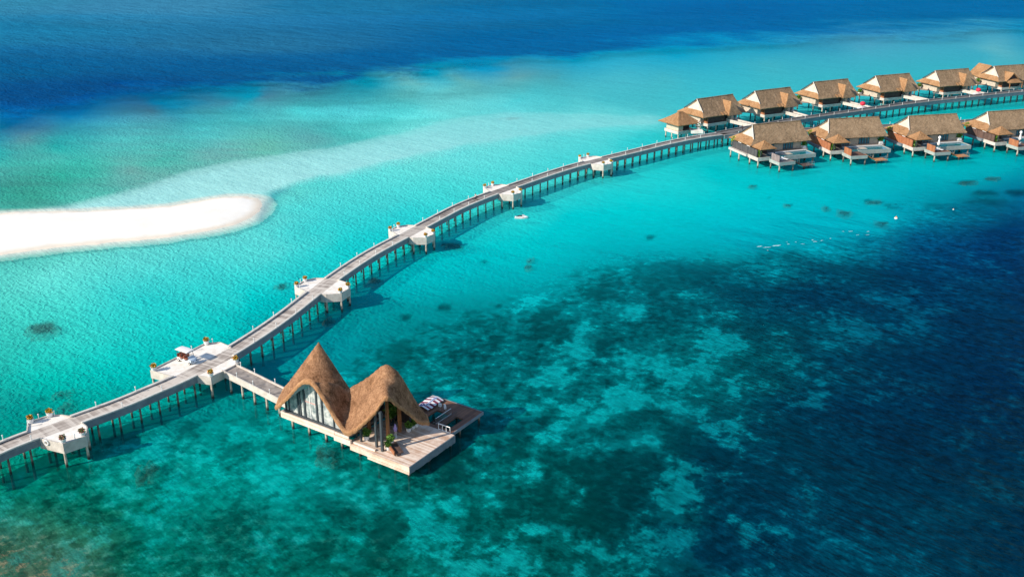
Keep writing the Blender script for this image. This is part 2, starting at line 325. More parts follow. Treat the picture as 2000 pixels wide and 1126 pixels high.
SAMPLES = [
 (1100,118,12,160,198),(1300,108,16,162,198),(1500,98,40,160,192),(1700,92,72,162,190),(1950,95,86,172,190),(2000,72,40,150,185),(950,135,18,150,192),(850,145,22,155,185),(700,165,24,150,175),(500,185,30,140,170),(330,205,20,125,165),(150,225,12,115,165),(20,245,20,115,165),
 (60,268,82,145,160),(150,250,50,145,168),(300,215,60,125,155),(420,200,55,130,155),(520,188,60,140,165),(620,185,62,152,172),(800,160,90,170,178),(900,155,86,168,178),(1000,150,88,162,175),(1080,152,72,165,180),
 (0,300,58,170,172),(120,285,55,172,172),(250,270,85,185,188),(400,250,80,192,198),(500,230,75,185,192),(600,215,76,190,196),(700,225,85,198,204),(850,195,100,200,205),(1050,178,78,185,195),(1200,150,70,180,198),(800,210,92,204,208),
 (1200,205,80,192,202),(1100,205,85,196,204),(1000,195,84,194,202),(950,222,105,208,212),(1000,238,120,218,222),(1150,240,110,215,218),(1250,246,95,210,214),(1260,215,78,190,200),(1300,150,66,178,195),(1500,125,62,172,192),(1700,115,65,170,192),(1900,105,66,168,190),(1400,180,60,185,200),
 (0,335,75,170,165),(120,310,75,182,176),(200,335,70,180,168),(300,330,105,175,170),(120,345,60,172,158),(330,315,85,178,170),(420,300,108,178,176),(500,280,105,186,176),(600,268,95,175,178),(680,262,80,188,188),(760,238,85,195,196),
 (50,385,64,158,145),(150,370,75,172,162),(250,350,96,176,170),(0,365,62,158,148),
 (720,340,98,216,216),(900,300,108,216,218),(1100,270,92,208,212),(1250,262,66,202,208),(1000,300,100,215,216),(820,275,128,218,216),(900,268,112,214,214),
 (100,530,104,218,212),(300,500,96,210,208),(500,475,90,212,212),(620,420,78,208,210),(640,380,86,212,212),(720,400,72,208,210),(850,360,78,212,212),
 (100,600,74,208,200),(300,590,46,202,202),(500,560,26,200,202),(650,480,36,204,206),(780,420,50,206,210),
 (200,720,18,194,188),(60,740,14,184,174),(400,640,12,192,190),(150,780,6,168,160),(20,800,6,150,145),(500,640,0,165,172),
 (560,700,0,150,162),(700,600,0,168,176),(800,560,0,178,186),(900,500,0,186,194),(1000,470,8,195,200),(1100,420,14,198,204),(1200,400,16,200,205),(1300,340,36,202,206),
 (1400,400,0,194,202),(1600,370,0,184,194),(1800,340,0,178,190),(1950,330,0,168,182),(1520,421,0,184,198),(1700,430,0,168,186),(1800,385,0,160,178),
 (1300,470,0,174,186),(1150,500,0,172,182),(1050,540,0,162,172),(1450,480,0,155,174),(1650,480,0,140,162),
 (1400,330,10,192,198),(1850,225,18,184,188),(2000,220,10,176,184),
 (1900,400,0,118,145),(2000,390,0,100,138),(1950,440,0,70,110),(1800,460,0,95,132),(2000,480,0,56,98),
 (900,590,0,150,158),(760,620,0,148,156),(650,640,0,148,156),(750,680,0,124,130),(900,660,0,108,116),(1050,620,0,112,120),
 (1200,560,0,118,128),(1400,540,0,98,116),(1600,530,0,82,108),(1750,530,0,70,102),(1900,560,0,60,98),
 (1150,700,0,98,106),(1300,660,0,98,108),(1450,700,0,88,102),(1600,640,0,70,96),(1750,640,0,58,90),(1950,650,0,50,86),
 (1250,820,0,98,104),(1400,800,0,82,94),(1550,760,0,60,84),(1700,780,0,52,82),(1850,780,0,44,76),(2000,800,0,40,72),
 (1050,820,0,108,112),(900,800,0,114,118),(1000,930,0,102,102),(1200,950,0,84,88),(1400,930,0,60,78),(1600,920,0,62,86),(1800,950,0,54,80),(2000,980,0,44,70),
 (1500,1060,0,56,80),(1700,1080,0,64,90),(1300,1080,0,72,80),(1100,1080,0,88,88),(1950,1110,0,54,80),
 (900,1080,0,98,96),(700,1000,0,114,110),(800,900,0,118,116),(600,880,0,144,142),(700,1110,0,102,94),(500,1000,0,120,114),
 (300,1000,0,118,108),(400,900,0,144,138),(250,880,0,142,134),(100,930,0,138,124),(500,820,0,142,142),(350,820,0,142,142),
 (0,930,0,125,112),(0,1000,20,120,105),(60,1060,40,110,90),(0,1126,60,100,80),(150,1100,14,100,84),(250,1110,4,106,92),(120,1000,10,110,94),(450,1110,2,104,94)]
DEEPS = np.array([(0,0,78,150,188),(300,10,84,146,188),(700,10,50,128,176),(1000,20,34,118,174),(1400,20,4,112,180),(1900,20,14,115,176),(0,60,46,132,178),(500,80,56,126,173),(1000,80,8,110,174),(1400,70,0,110,178),(2000,50,14,125,180),
 (0,130,15,104,160),(500,130,15,100,160),(0,190,8,82,145),(250,165,8,85,150),(800,110,12,106,168),(0,230,6,78,140)], float)
def deep_field(px, py):
    x = np.clip(px, -400, 2400); y = np.clip(py, -80, 260); num = 0; den = 0
    for k in DEEPS:
        w = 1/((x-k[0])**2/90000 + (y-k[1])**2/900 + .04)**1.6
        num = num + w[...,None]*(k[2:]/255)**2.2; den = den + w
    return num/den[...,None]
S_ = np.array(SAMPLES, float); _sx = S_[:,0]/1000; _sy = S_[:,1]/1000*1.7
_lin = (S_[:,2:]/255)**2.2
_D = np.hypot(_sx[:,None]-_sx[None], _sy[:,None]-_sy[None])
_A = np.zeros((len(_sx)+1,)*2); _A[:-1,:-1] = -_D - np.eye(len(_sx))*.012; _A[-1,:-1] = 1; _A[:-1,-1] = 1
_W = np.linalg.solve(_A, np.vstack([_lin, np.zeros(3)]))
def field(px, py):
    x = np.clip(px, -500, 2500)/1000; y = np.clip(py, -60, 1250)/1000*1.7
    out = np.zeros(x.shape + (3,))
    for k in range(len(_sx)):
        out -= np.hypot(x-_sx[k], y-_sy[k])[...,None]*_W[k]
    return np.clip(out + _W[-1], .0, 1)
def Pn(pts, z=0.): return [P(a, b, z) for a, b in pts]
BANK = Pn([(-260,420),(-120,418),(0,417),(60,414),(150,412),(250,408),(330,402),(395,391),(440,384),(480,384),(502,388),(510,398),(505,412),(488,426),(460,438),(420,448),(330,462),(200,474),(100,484),(0,496),(-120,512),(-260,530)])
TONGUE = Pn([(-260,430),(0,418),(120,402),(200,384),(270,364),(330,345),(375,330),(430,322),(500,312),(560,300),(620,291),(700,276),(780,262),(860,238),(900,230),(1000,221),(1150,221),(1290,226),(1290,240),(1150,250),(1000,268),(860,292),(740,318),(670,336),(620,342),(580,356),(545,366),(522,376),(518,392),(514,408),(495,430),(300,440),(0,480),(-260,510)])
DEEP = Pn([(-900,290),(-300,240),(0,214),(150,200),(300,180),(380,174),(470,168),(560,165),(650,155),(760,140),(860,132),(960,124),(1060,112),(1200,102),(1350,92),(1500,84),(1700,68),(1850,62),(2000,54),(2300,40),(3200,0)]) + [(9000,9000),(-9000,9000)]
REEFY = Pn([(-300,850),(0,905),(120,880),(260,840),(420,815),(520,775),(560,700),(640,660),(760,625),(900,610),(1020,590),(1120,545),(1230,520),(1330,495),(1440,492),(1560,478),(1680,470),(1780,400),(1900,392),(2000,370),(2400,330)]) + [(400,60),(100,10),(-200,10),(-200,80)]
CORNER = Pn([(-300,960),(0,985),(60,1005),(90,1040),(120,1075),(190,1130),(260,1200),(-300,1200)])
def blobs(px, py, lst):
    m = np.zeros(px.shape)
    for cx, cy, rx, ry, a, s in lst:
        a = math.radians(a); dx, dy = px-cx, py-cy
        u = (dx*math.cos(a)+dy*math.sin(a))/rx; v = (-dx*math.sin(a)+dy*math.cos(a))/ry
        m = np.maximum(m, s*np.clip(1.18-np.hypot(u, v), 0, 1))
    return m
def q(l, ox, oy): return [(ox+a/2, oy+b/2, rx/2, ry/2, an, s) for a, b, rx, ry, an, s in l]
SANDY = q([(40,30,120,60,0,1),(480,70,110,40,0,.8),(770,8,120,28,0,.9),(790,105,70,32,30,.8),(845,210,130,62,5,1),(1065,250,50,42,40,.8),(290,170,70,70,100,.9),(290,235,70,35,0,1),(460,268,60,18,0,.8),
  (600,318,135,42,18,1),(160,335,90,38,0,1),(410,380,50,22,0,.9),(430,450,120,50,0,1),(230,500,100,55,20,1),(90,450,90,28,0,.8),(690,478,140,30,10,.8),(840,540,110,48,25,.6),(930,600,130,45,35,.45),(1000,470,130,30,15,.35),
  (180,555,120,34,0,.9),(350,620,110,48,0,1),(520,600,100,48,10,1),(660,665,140,46,15,1),(640,745,120,34,38,1),(560,690,60,50,0,.9),(75,690,55,50,0,.9),(190,790,130,32,38,1),(90,950,110,42,10,.9),(310,985,90,34,20,.6),
  (1190,390,140,48,35,.5),(940,890,110,36,30,.5),(860,1095,140,46,10,.6),(1000,980,90,40,60,.35),(1250,180,260,80,25,.35),(1100,700,200,60,35,.25),(1300,880,240,150,40,.3),(430,1010,60,20,0,.5),(1500,60,200,60,10,.25)], 1000, 563)
SANDY += q([(1420,840,120,60,0,1),(1500,790,120,40,10,.7),(1700,850,130,55,10,1),(1240,750,110,45,0,.9),(1060,985,130,55,10,1),(1150,925,90,32,0,.8),(1880,640,55,28,0,.9),(1780,955,140,45,25,.8),(1350,1110,180,40,0,.6),(1950,800,80,50,0,.8),(1420,620,120,55,0,.6),(1480,720,110,35,0,.7),
  (1050,560,90,60,0,.5),(1100,720,110,50,0,.8),(1600,20,160,50,0,.8),(1360,330,60,30,0,.7),(1780,400,70,40,0,.8),(1820,440,60,20,0,.6),(1950,1100,120,30,20,.8),(700,620,180,60,0,.4),(1640,1000,90,40,20,.5)], 0, 563)
DARKY = q([(400,110,50,14,0,.9),(500,165,170,50,0,.5),(500,370,180,34,10,.6),(550,520,170,36,8,.8),(700,560,110,36,15,.7),(900,660,160,50,20,.6),(150,160,70,70,0,.4),(300,470,60,20,0,.5),(160,1040,160,50,0,.3),(260,700,130,34,0,.5),(360,840,160,60,0,.4),(1080,790,160,70,20,.6),(960,840,120,40,20,.6),(1130,1010,110,50,10,.5),(900,980,90,60,0,.5),(1060,520,80,40,10,.7),(1300,640,130,40,15,.4),(960,330,150,50,10,.6),(1100,160,120,50,15,.6),(950,20,150,50,10,.6)], 1000, 563)
DARKY += q([(1580,910,80,50,0,.9),(1330,870,110,46,0,.7),(1720,150,60,20,0,.5),(1850,250,110,40,0,.8),(1650,145,50,14,0,.5),(1330,220,60,24,0,.6),(1500,255,110,26,0,.6),(1800,700,120,50,0,.5),(1500,960,110,46,0,.6),(450,600,150,40,-10,.7),(560,580,100,24,0,.6),(760,520,110,30,0,.5),(600,860,120,40,0,.5),(350,880,140,40,0,.4),(1700,650,140,40,0,.5),(1230,990,90,36,0,.5),(1500,1080,110,30,0,.5),(1660,390,60,30,0,.7),(900,970,120,60,0,.4),(380,620,90,30,0,.7)], 0, 563)
DARKY += [(1850,408,80,18,4,.9),(1930,395,60,16,4,.9),(1960,440,110,26,0,.6),(1560,510,50,22,6,.9),(1490,505,50,16,4,.7),(1650,520,80,26,5,.7),(1400,530,60,16,0,.8),(1330,520,60,14,0,.6),(1740,470,60,16,4,.5),(1700,545,110,26,10,.5),(1380,556,110,16,3,.6),(1800,440,60,14,8,.6),(1000,232,40,4,0,.5),(1740,402,30,6,0,.8),(1240,545,60,14,0,.6),(1190,570,60,14,0,.7)]

HEADS = [(85,643,34,12),(92,636,20,10),(641,628,14,7),(731,549,13,6),(640,888,26,13),(292,917,16,7),(552,559,10,5),(885,481,20,7),(868,478,12,5),(1614,407,9,4.5),(1648,417,14,7),(1708,395,17,4),(1695,393,12,3),(1722,437,14,5),(1470,365,9,4),(1538,402,8,3),(1890,357,20,5),(1940,349,13,4),(1036,508,8,4),(1033,522,9,4),(1268,465,10,4),(130,795,14,6),(124,768,15,4),(948,513,8,4),(590,721,13,6),(866,601,14,6),(790,620,12,6),(830,634,10,5),(970,597,9,4),(78,806,12,5),(80,778,10,4),(1000,232,26,2.5),(1500,387,8,2.5),(1925,378,30,6),(1985,376,22,6)]
LIFT = [None]*3
def sea_colour(X, Y, Z):
    w1 = fbm(X/26, Y/26, 4)-.5; w2 = fbm(X/26+50, Y/26+9, 4)-.5
    f1 = fbm(X/7+3, Y/7, 4)-.5; f2 = fbm(X/7+33, Y/7+80, 4)-.5
    px, py = proj_np(X, Y, Z)
    vf = (py > -60) & (py < 1300)
    R = np.maximum(Y, 60.)
    mpp = R/FPX*1.05; mpy = mpp*R/H              # metres per pixel across / up the picture
    gx = px + (w1*22 + f1*5)/mpp; gy = py + (w2*9+f2*3)/np.maximum(mpy, mpp)
    c = field(gx, gy)
    # outer deep edge: irregular drop-off
    wx = X + w1*60 + f1*14; wy = Y + w2*75 + f2*18
    # broad reef mottling in the lower right and the bottom
    dr = sdist(X + w1*24 + f1*8, Y + w2*24 + f2*8, REEFY)
    reef = sstep(3, -9, dr)
    bx = px + (f1*13+w1*8)/mpp; by = py + (f2*9+w2*6)/mpy
    n1 = fbm(X/11+7, Y/14, 5, .6); n2 = fbm(X/4.0, Y/5.2+30, 5, .6)
    n3_ = fbm(X/1.7+4, Y/2.2+11, 4, .6)
    deepness = sstep(1350, 1950, px)*sstep(250, 600, py) + sstep(700,1100,py)*sstep(1000,1500,px)*.5
    amp = reef*(1-.72*np.clip(deepness, 0, 1))
    s = blobs(bx, by, SANDY)*1.15; d = blobs(bx, by, DARKY)
    lft = sstep(1000, 600, px)
    mott = lft*.10 + (n1-.5)*1.5 + (n2-.5)*1.5 + (n3_-.5)*1.1
    L = np.clip(s*.85 - d*.8 + mott - .13, -1, 1)*reef
    right = sstep(1000, 1800, px)[..., None]; a_ = np.clip(1-.55*np.clip(deepness, 0, 1), 0, 1)[..., None]
    lift = (np.array([.002,.235,.235])*(1-right) + np.array([.0,.060,.085])*right)*a_*(1-.0*right)
    lift = lift*.74*(.80+.20*sstep(700,1000,px)*1.0 + .25*sstep(600,900,px))[...,None]
    drop = (np.array([.5,.50,.50])*(1-right)+np.array([.75,.78,.84])*right)
    c = c*(1-np.array([0,.14,.24])*(sstep(1200,1700,px)*sstep(430,560,py))[...,None])
    c = c*np.array([1.10,1.06,.99])
    strk = fbm(X/60+31, Y/4.5+w1*3, 4, .6)-.5      # sea-grass streaks behind the bank
    zone = sstep(700,450,px)*sstep(225,270,py)*sstep(430,400,py)
    c = c*(1+np.stack([-.2*strk, .45*strk, .32*strk], -1)*zone[...,None]*1.3)
    z2 = sstep(1150,800,px)*sstep(120,160,py)*sstep(290,225,py); s3 = fbm(X/34+61, Y/9+w1*2, 4, .62)-.5
    c = c*(1+s3*z2*.9)[...,None]
    hd = np.zeros(px.shape)
    for hx, hy, hrx, hry in HEADS:
        e = np.hypot((px-hx+f1*14)/hrx, (py-hy+f2*8)/hry); hd = np.maximum(hd, sstep(1.15, .55, e + (n2-.5)*1.2))
    c = c*(1-hd[...,None]*np.array([.2,.62,.60]))
    # isolated dark heads in the lagoon
    lag = blobs(bx, by, [b for b in DARKY[-16:]])
    lag = sstep(.25, .8, lag)*(1-reef)
    c = c*(1-lag[...,None]*.55)
    # sand shoal round the bank
    dt = sdist(X + f1*3, Y + f2*5 + w2*6, TONGUE)
    db = sdist(X, Y, BANK)
    t = sstep(2.5, -2.5, dt); tt = np.clip(sstep(120, -10, db), 0, 1)
    n3 = fbm(X/3.1, Y/6.5, 4, .6)
    t = t*(.92-.55*sstep(50, 230, db))/.82
    pale = np.array([.28,.70,.69])*(1-tt[...,None]) + np.array([.45,.80,.77])*tt[...,None]
    pale = pale*(.95+.1*n3[...,None])
    c = c*(1-t[...,None]*.82) + pale*t[...,None]*.82
    near = sstep(4.5, 0, db)[...,None]
    c = c*(1-near*.9) + np.array([.86,.88,.80])*near*.9
    # darker rim where the shoal drops off round its tip
    rim = np.exp(-((dt-1.2)/1.5)**2)*sstep(485, 512, px)*sstep(600,540,px)*sstep(350, 372, py)*sstep(445,425,py)
    c = c*(1-rim[...,None]*np.array([.6,.38,.28]))
    # deep water beyond the reef edge
    dd = sdist(wx, wy, DEEP)
    wd = 1 + 3.2*sstep(900, 1700, px)
    stk = (fbm(X/90+4, Y/16+2, 4)-.5)*26*sstep(0, 1, px/1500+.4)
    dd = dd + stk
    k = sstep(13, -16, dd/wd)[..., None]
    sw = fbm(X/120+w1, Y/34+8, 4)-.5
    dc = deep_field(px+w1*120, py+sw*26)*(1+.35*sw)[...,None]
    dc = dc*np.array([.45,.70,.68]) - np.array([.004,.004,.006])*sstep(130, 0, py)[...,None]
    c = c*(1-k)+dc*k
    # brown coral garden in the near left corner
    kc = sstep(3, -6, sdist(X+w1*14+f1*5, Y+w2*14+f2*5, CORNER))
    nb = sstep(760, 1000, py)*sstep(1100, 500, px)
    # fill behind / beyond the picture with calm deep tones
    far = np.clip((Y < 55).astype(float), 0, 1)[..., None]
    c = c*(1-far) + np.array([0,.12,.13])*far
    calm = np.clip(sstep(20,-10,dd) + sstep(1200,1700,px)*sstep(380,520,py), 0, 1)
    LIFT[0] = lift; LIFT[1] = drop; LIFT[2] = L
    return np.clip(c, 0.0, .9), np.clip(calm, 0, 1), np.clip(1-reef, 0, 1)*(1-calm)*sstep(1500,700,px)*sstep(1, 9, db)*(1-.6*t), reef, np.clip(kc*.9 + nb*.04*sstep(.42,.62,fbm(X/9+90,Y/9,3)), 0, 1)

def sea_grid():
    ys = [-6000., -1500., -400., -150., -20., 30.]
    y = 62.
    while y < 2600: ys.append(y); y *= 1.0088
    ys += [3500., 6000., 12000., 24000.]
    return np.array(ys)
YS = sea_grid(); NX = 440; US = np.linspace(-1, 1, NX)
US = np.sign(US)*(np.abs(US)*.8 + .2*np.abs(US)**3)
HW = np.maximum(np.abs(YS)*.78, 60)+30
GX = US[None,:]*HW[:,None]; GY = np.repeat(YS[:,None], NX, 1)
def sheet(name, Z, colz, mt):
    ni, nj = GX.shape
    co = np.stack([GX, GY, Z], -1).reshape(-1, 3)
    me = bpy.data.meshes.new(name)
    idx = np.arange(ni*nj).reshape(ni, nj)
    q4 = np.stack([idx[:-1,:-1], idx[:-1,1:], idx[1:,1:], idx[1:,:-1]], -1).reshape(-1, 4)
    me.vertices.add(len(co)); me.vertices.foreach_set('co', co.ravel())
    me.loops.add(q4.size); me.loops.foreach_set('vertex_index', q4.ravel().astype(np.int32))
    me.polygons.add(len(q4)); me.polygons.foreach_set('loop_start', np.arange(0, q4.size, 4, dtype=np.int32))
    me.polygons.foreach_set('loop_total', np.full(len(q4), 4, np.int32)); me.update(calc_edges=True)
    c, calm, rip, reef, coral = sea_colour(GX, GY, colz)
    a = me.color_attributes.new('bed', 'FLOAT_COLOR', 'POINT')
    rgba = np.concatenate([c.reshape(-1,3), np.ones((ni*nj,1))], 1); a.data.foreach_set('color', rgba.ravel())
    for nm, v in (('lift', LIFT[0]), ('drop', LIFT[1])):
        t = me.attributes.new(nm, 'FLOAT_VECTOR', 'POINT'); t.data.foreach_set('vector', v.reshape(-1,3).astype(np.float32).ravel())
    for nm, v in (('patch', LIFT[2]), ('calm', calm), ('ripple', rip), ('reef', reef), ('coral', coral)):
        t = me.attributes.new(nm, 'FLOAT', 'POINT'); t.data.foreach_set('value', v.ravel())
    me.polygons.foreach_set('use_smooth', [True]*len(q4))
    me.materials.append(mt)
    o = bpy.data.objects.new(name, me); COL.objects.link(o); o['kind'] = 'structure'
    return o
def reef_detail(nt, col):
    """fine reef texture and brown coral clumps over the broad bed colour"""
    L = nt.links; tc = N(nt, 'ShaderNodeTexCoord'); n = N(nt, 'ShaderNodeTexNoise', i_Scale=.55, i_Detail=6.0, i_Roughness=.72); L.new(tc.outputs['Object'], n.inputs['Vector'])
    ra = N(nt, 'ShaderNodeAttribute', attribute_name='reef'); ca = N(nt, 'ShaderNodeAttribute', attribute_name='coral')
    pa = N(nt, 'ShaderNodeAttribute', attribute_name='patch'); la = N(nt, 'ShaderNodeAttribute', attribute_name='lift'); da = N(nt, 'ShaderNodeAttribute', attribute_name='drop')
    nz = N(nt, 'ShaderNodeMapRange', i_1=.25, i_2=.75, i_3=-.60, i_4=.60); L.new(n.outputs[0], nz.inputs[0])
    nr = N(nt, 'ShaderNodeMath', operation='MULTIPLY'); L.new(nz.outputs[0], nr.inputs[0]); L.new(ra.outputs['Fac'], nr.inputs[1])
    p = N(nt, 'ShaderNodeMath', operation='ADD'); L.new(pa.outputs['Fac'], p.inputs[0]); L.new(nr.outputs[0], p.inputs[1])
    up = N(nt, 'ShaderNodeMapRange', interpolation_type='SMOOTHSTEP', i_1=.08, i_2=.62); L.new(p.outputs[0], up.inputs[0])
    dn = N(nt, 'ShaderNodeMapRange', interpolation_type='SMOOTHSTEP', i_1=.02, i_2=-.42); L.new(p.outputs[0], dn.inputs[0])
    dc = N(nt, 'ShaderNodeVectorMath', operation='MULTIPLY'); L.new(col, dc.inputs[0]); L.new(da.outputs['Vector'], dc.inputs[1])
    m1 = N(nt, 'ShaderNodeMixRGB'); L.new(dn.outputs[0], m1.inputs[0]); L.new(col, m1.inputs[1]); L.new(dc.outputs[0], m1.inputs[2])
    ls = N(nt, 'ShaderNodeVectorMath', operation='SCALE'); L.new(la.outputs['Vector'], ls.inputs[0]); L.new(up.outputs[0], ls.inputs['Scale'])
    m2 = N(nt, 'ShaderNodeVectorMath', operation='ADD'); L.new(m1.outputs[0], m2.inputs[0]); L.new(ls.outputs[0], m2.inputs[1])
    mr = N(nt, 'ShaderNodeMapRange', i_1=.32, i_2=.68, i_3=-.60, i_4=.60); L.new(n.outputs[0], mr.inputs[0])
    am = N(nt, 'ShaderNodeMath', operation='MULTIPLY_ADD', i_1=.6, i_2=.15); L.new(ra.outputs['Fac'], am.inputs[0])
    k = N(nt, 'ShaderNodeMath', operation='MULTIPLY_ADD', i_2=1.0); L.new(mr.outputs[0], k.inputs[0]); L.new(am.outputs[0], k.inputs[1])
    sc = N(nt, 'ShaderNodeVectorMath', operation='SCALE'); L.new(m2.outputs[0], sc.inputs[0]); L.new(k.outputs[0], sc.inputs['Scale'])
    # brown clumps where the noise is low
    th = N(nt, 'ShaderNodeMapRange', i_1=.50, i_2=.56, i_3=0, i_4=1); L.new(n.outputs[0], th.inputs[0])
    cm = N(nt, 'ShaderNodeMath', operation='MULTIPLY'); L.new(th.outputs[0], cm.inputs[0]); L.new(ca.outputs['Fac'], cm.inputs[1])
    br = N(nt, 'ShaderNodeValToRGB'); e = br.color_ramp.elements; e[0].position = .5; e[0].color = (.012,.035,.02,1); e[1].position = .64; e[1].color = (.36,.31,.18,1); L.new(n.outputs[0], br.inputs[0])
    mx = N(nt, 'ShaderNodeMixRGB'); L.new(cm.outputs[0], mx.inputs[0]); L.new(sc.outputs[0], mx.inputs[1]); L.new(br.outputs[0], mx.inputs[2])
    return mx.outputs[0]
def bed_shader():
    m, nt, b = new_mat('sea_bed'); L = nt.links; b.inputs['Roughness'].default_value = 1; b.inputs['Specular IOR Level'].default_value = 0
    at = N(nt, 'ShaderNodeAttribute', attribute_name='bed')
    g = N(nt, 'ShaderNodeVectorMath', operation='SCALE'); g.inputs['Scale'].default_value = BED_GAIN; L.new(reef_detail(nt, at.outputs['Color']), g.inputs[0])
    L.new(g.outputs[0], b.inputs['Base Color'])
    return m
def water_shader():
    m = bpy.data.materials.new('sea_water'); m.use_nodes = True; nt = m.node_tree; nt.nodes.clear(); L = nt.links
    out = N(nt, 'ShaderNodeOutputMaterial')
    at = N(nt, 'ShaderNodeAttribute', attribute_name='bed'); calm = N(nt, 'ShaderNodeAttribute', attribute_name='calm'); rip = N(nt, 'ShaderNodeAttribute', attribute_name='ripple')
    tc = N(nt, 'ShaderNodeTexCoord')
    # wind chop: short crests running from upper left to lower right
    mp = N(nt, 'ShaderNodeMapping'); mp.vector_type = 'TEXTURE'; mp.inputs['Rotation'].default_value = (0,0,math.radians(-46)); mp.inputs['Scale'].default_value = (3.2, .85, 1); L.new(tc.outputs['Object'], mp.inputs[0])
    w1 = N(nt, 'ShaderNodeTexNoise', i_Scale=.9, i_Detail=3.0, i_Roughness=.62); L.new(mp.outputs[0], w1.inputs['Vector'])
    # cellular net of small wavelets over the shallows
    n0 = N(nt, 'ShaderNodeTexNoise', i_Scale=.5, i_Detail=1.0); L.new(tc.outputs['Object'], n0.inputs['Vector'])
    wp = N(nt, 'ShaderNodeVectorMath', operation='SCALE'); wp.inputs['Scale'].default_value = 2.2; L.new(n0.outputs['Color'], wp.inputs[0])
    ad = N(nt, 'ShaderNodeVectorMath', operation='ADD'); L.new(tc.outputs['Object'], ad.inputs[0]); L.new(wp.outputs[0], ad.inputs[1])
    vo = N(nt, 'ShaderNodeTexVoronoi', feature='F1', i_Scale=1.15); L.new(ad.outputs[0], vo.inputs['Vector'])
    # long swell
    mp2 = N(nt, 'ShaderNodeMapping'); mp2.vector_type = 'TEXTURE'; mp2.inputs['Rotation'].default_value = (0,0,math.radians(-30)); mp2.inputs['Scale'].default_value = (2.5, 1, 1); L.new(tc.outputs['Object'], mp2.inputs[0])
    w2 = N(nt, 'ShaderNodeTexNoise', i_Scale=.12, i_Detail=3.0, i_Roughness=.6); L.new(mp2.outputs[0], w2.inputs['Vector'])
    r2 = N(nt, 'ShaderNodeMath', operation='MULTIPLY', i_1=.72); L.new(rip.outputs['Fac'], r2.inputs[0])
    vm = N(nt, 'ShaderNodeMath', operation='MULTIPLY'); L.new(vo.outputs['Distance'], vm.inputs[0]); L.new(r2.outputs[0], vm.inputs[1])
    wa = N(nt, 'ShaderNodeMath', operation='MULTIPLY_ADD', i_1=1.5, i_2=.75); L.new(calm.outputs['Fac'], wa.inputs[0])
    wb = N(nt, 'ShaderNodeMath', operation='MULTIPLY'); L.new(w1.outputs[0], wb.inputs[0]); L.new(wa.outputs[0], wb.inputs[1])
    s1 = N(nt, 'ShaderNodeMath', operation='ADD'); L.new(wb.outputs[0], s1.inputs[0]); L.new(vm.outputs[0], s1.inputs[1])
    wc = N(nt, 'ShaderNodeMath', operation='MULTIPLY_ADD', i_1=5.5, i_2=2.5); L.new(calm.outputs['Fac'], wc.inputs[0])
    s2 = N(nt, 'ShaderNodeMath', operation='MULTIPLY_ADD'); L.new(w2.outputs[0], s2.inputs[0]); L.new(wc.outputs[0], s2.inputs[1]); L.new(s1.outputs[0], s2.inputs[2])
    bp = N(nt, 'ShaderNodeBump', i_Strength=1.0, i_Distance=.32); L.new(s2.outputs[0], bp.inputs['Height'])
    g = N(nt, 'ShaderNodeVectorMath', operation='SCALE'); g.inputs['Scale'].default_value = WATER_GAIN; L.new(reef_detail(nt, at.outputs['Color']), g.inputs[0])
    df = N(nt, 'ShaderNodeBsdfDiffuse'); L.new(g.outputs[0], df.inputs[0]); L.new(bp.outputs[0], df.inputs['Normal'])
    tr = N(nt, 'ShaderNodeBsdfTransparent'); tr.inputs[0].default_value = (.93,1,1,1)
    mr = N(nt, 'ShaderNodeMapRange', i_1=0, i_2=1, i_3=.56, i_4=.95); L.new(calm.outputs['Fac'], mr.inputs[0])
    m1 = N(nt, 'ShaderNodeMixShader'); L.new(mr.outputs[0], m1.inputs[0]); L.new(tr.outputs[0], m1.inputs[1]); L.new(df.outputs[0], m1.inputs[2])
    gl = N(nt, 'ShaderNodeBsdfGlossy', i_Roughness=.12); L.new(bp.outputs[0], gl.inputs['Normal']); gl.inputs[0].default_value = (.22,.75,1,1)
    fr = N(nt, 'ShaderNodeFresnel', i_IOR=1.33); L.new(bp.outputs[0], fr.inputs['Normal'])
    fm = N(nt, 'ShaderNodeMath', operation='MULTIPLY', i_1=.07); L.new(fr.outputs[0], fm.inputs[0])
    m2 = N(nt, 'ShaderNodeMixShader'); L.new(fm.outputs[0], m2.inputs[0]); L.new(m1.outputs[0], m2.inputs[1]); L.new(gl.outputs[0], m2.inputs[2])
    L.new(m2.outputs[0], out.inputs[0])
    return m
BED_GAIN = 1.0; WATER_GAIN = 1.0
_dn = sdist(GX, GY, DEEP); _rf = sdist(GX, GY, REEFY)
BZ = -1.7 - 1.2*sstep(8,-10,_rf) - 5*sstep(20,-60,_dn) + .3*(fbm(GX/6, GY/6, 3)-.5)
_db = sdist(GX, GY, BANK); BZ = BZ + (1.7-.9)*sstep(40, 0, _db)
sheet('seabed', BZ, BZ, bed_shader())
sheet('water', np.zeros_like(GX), np.zeros_like(GX), water_shader())

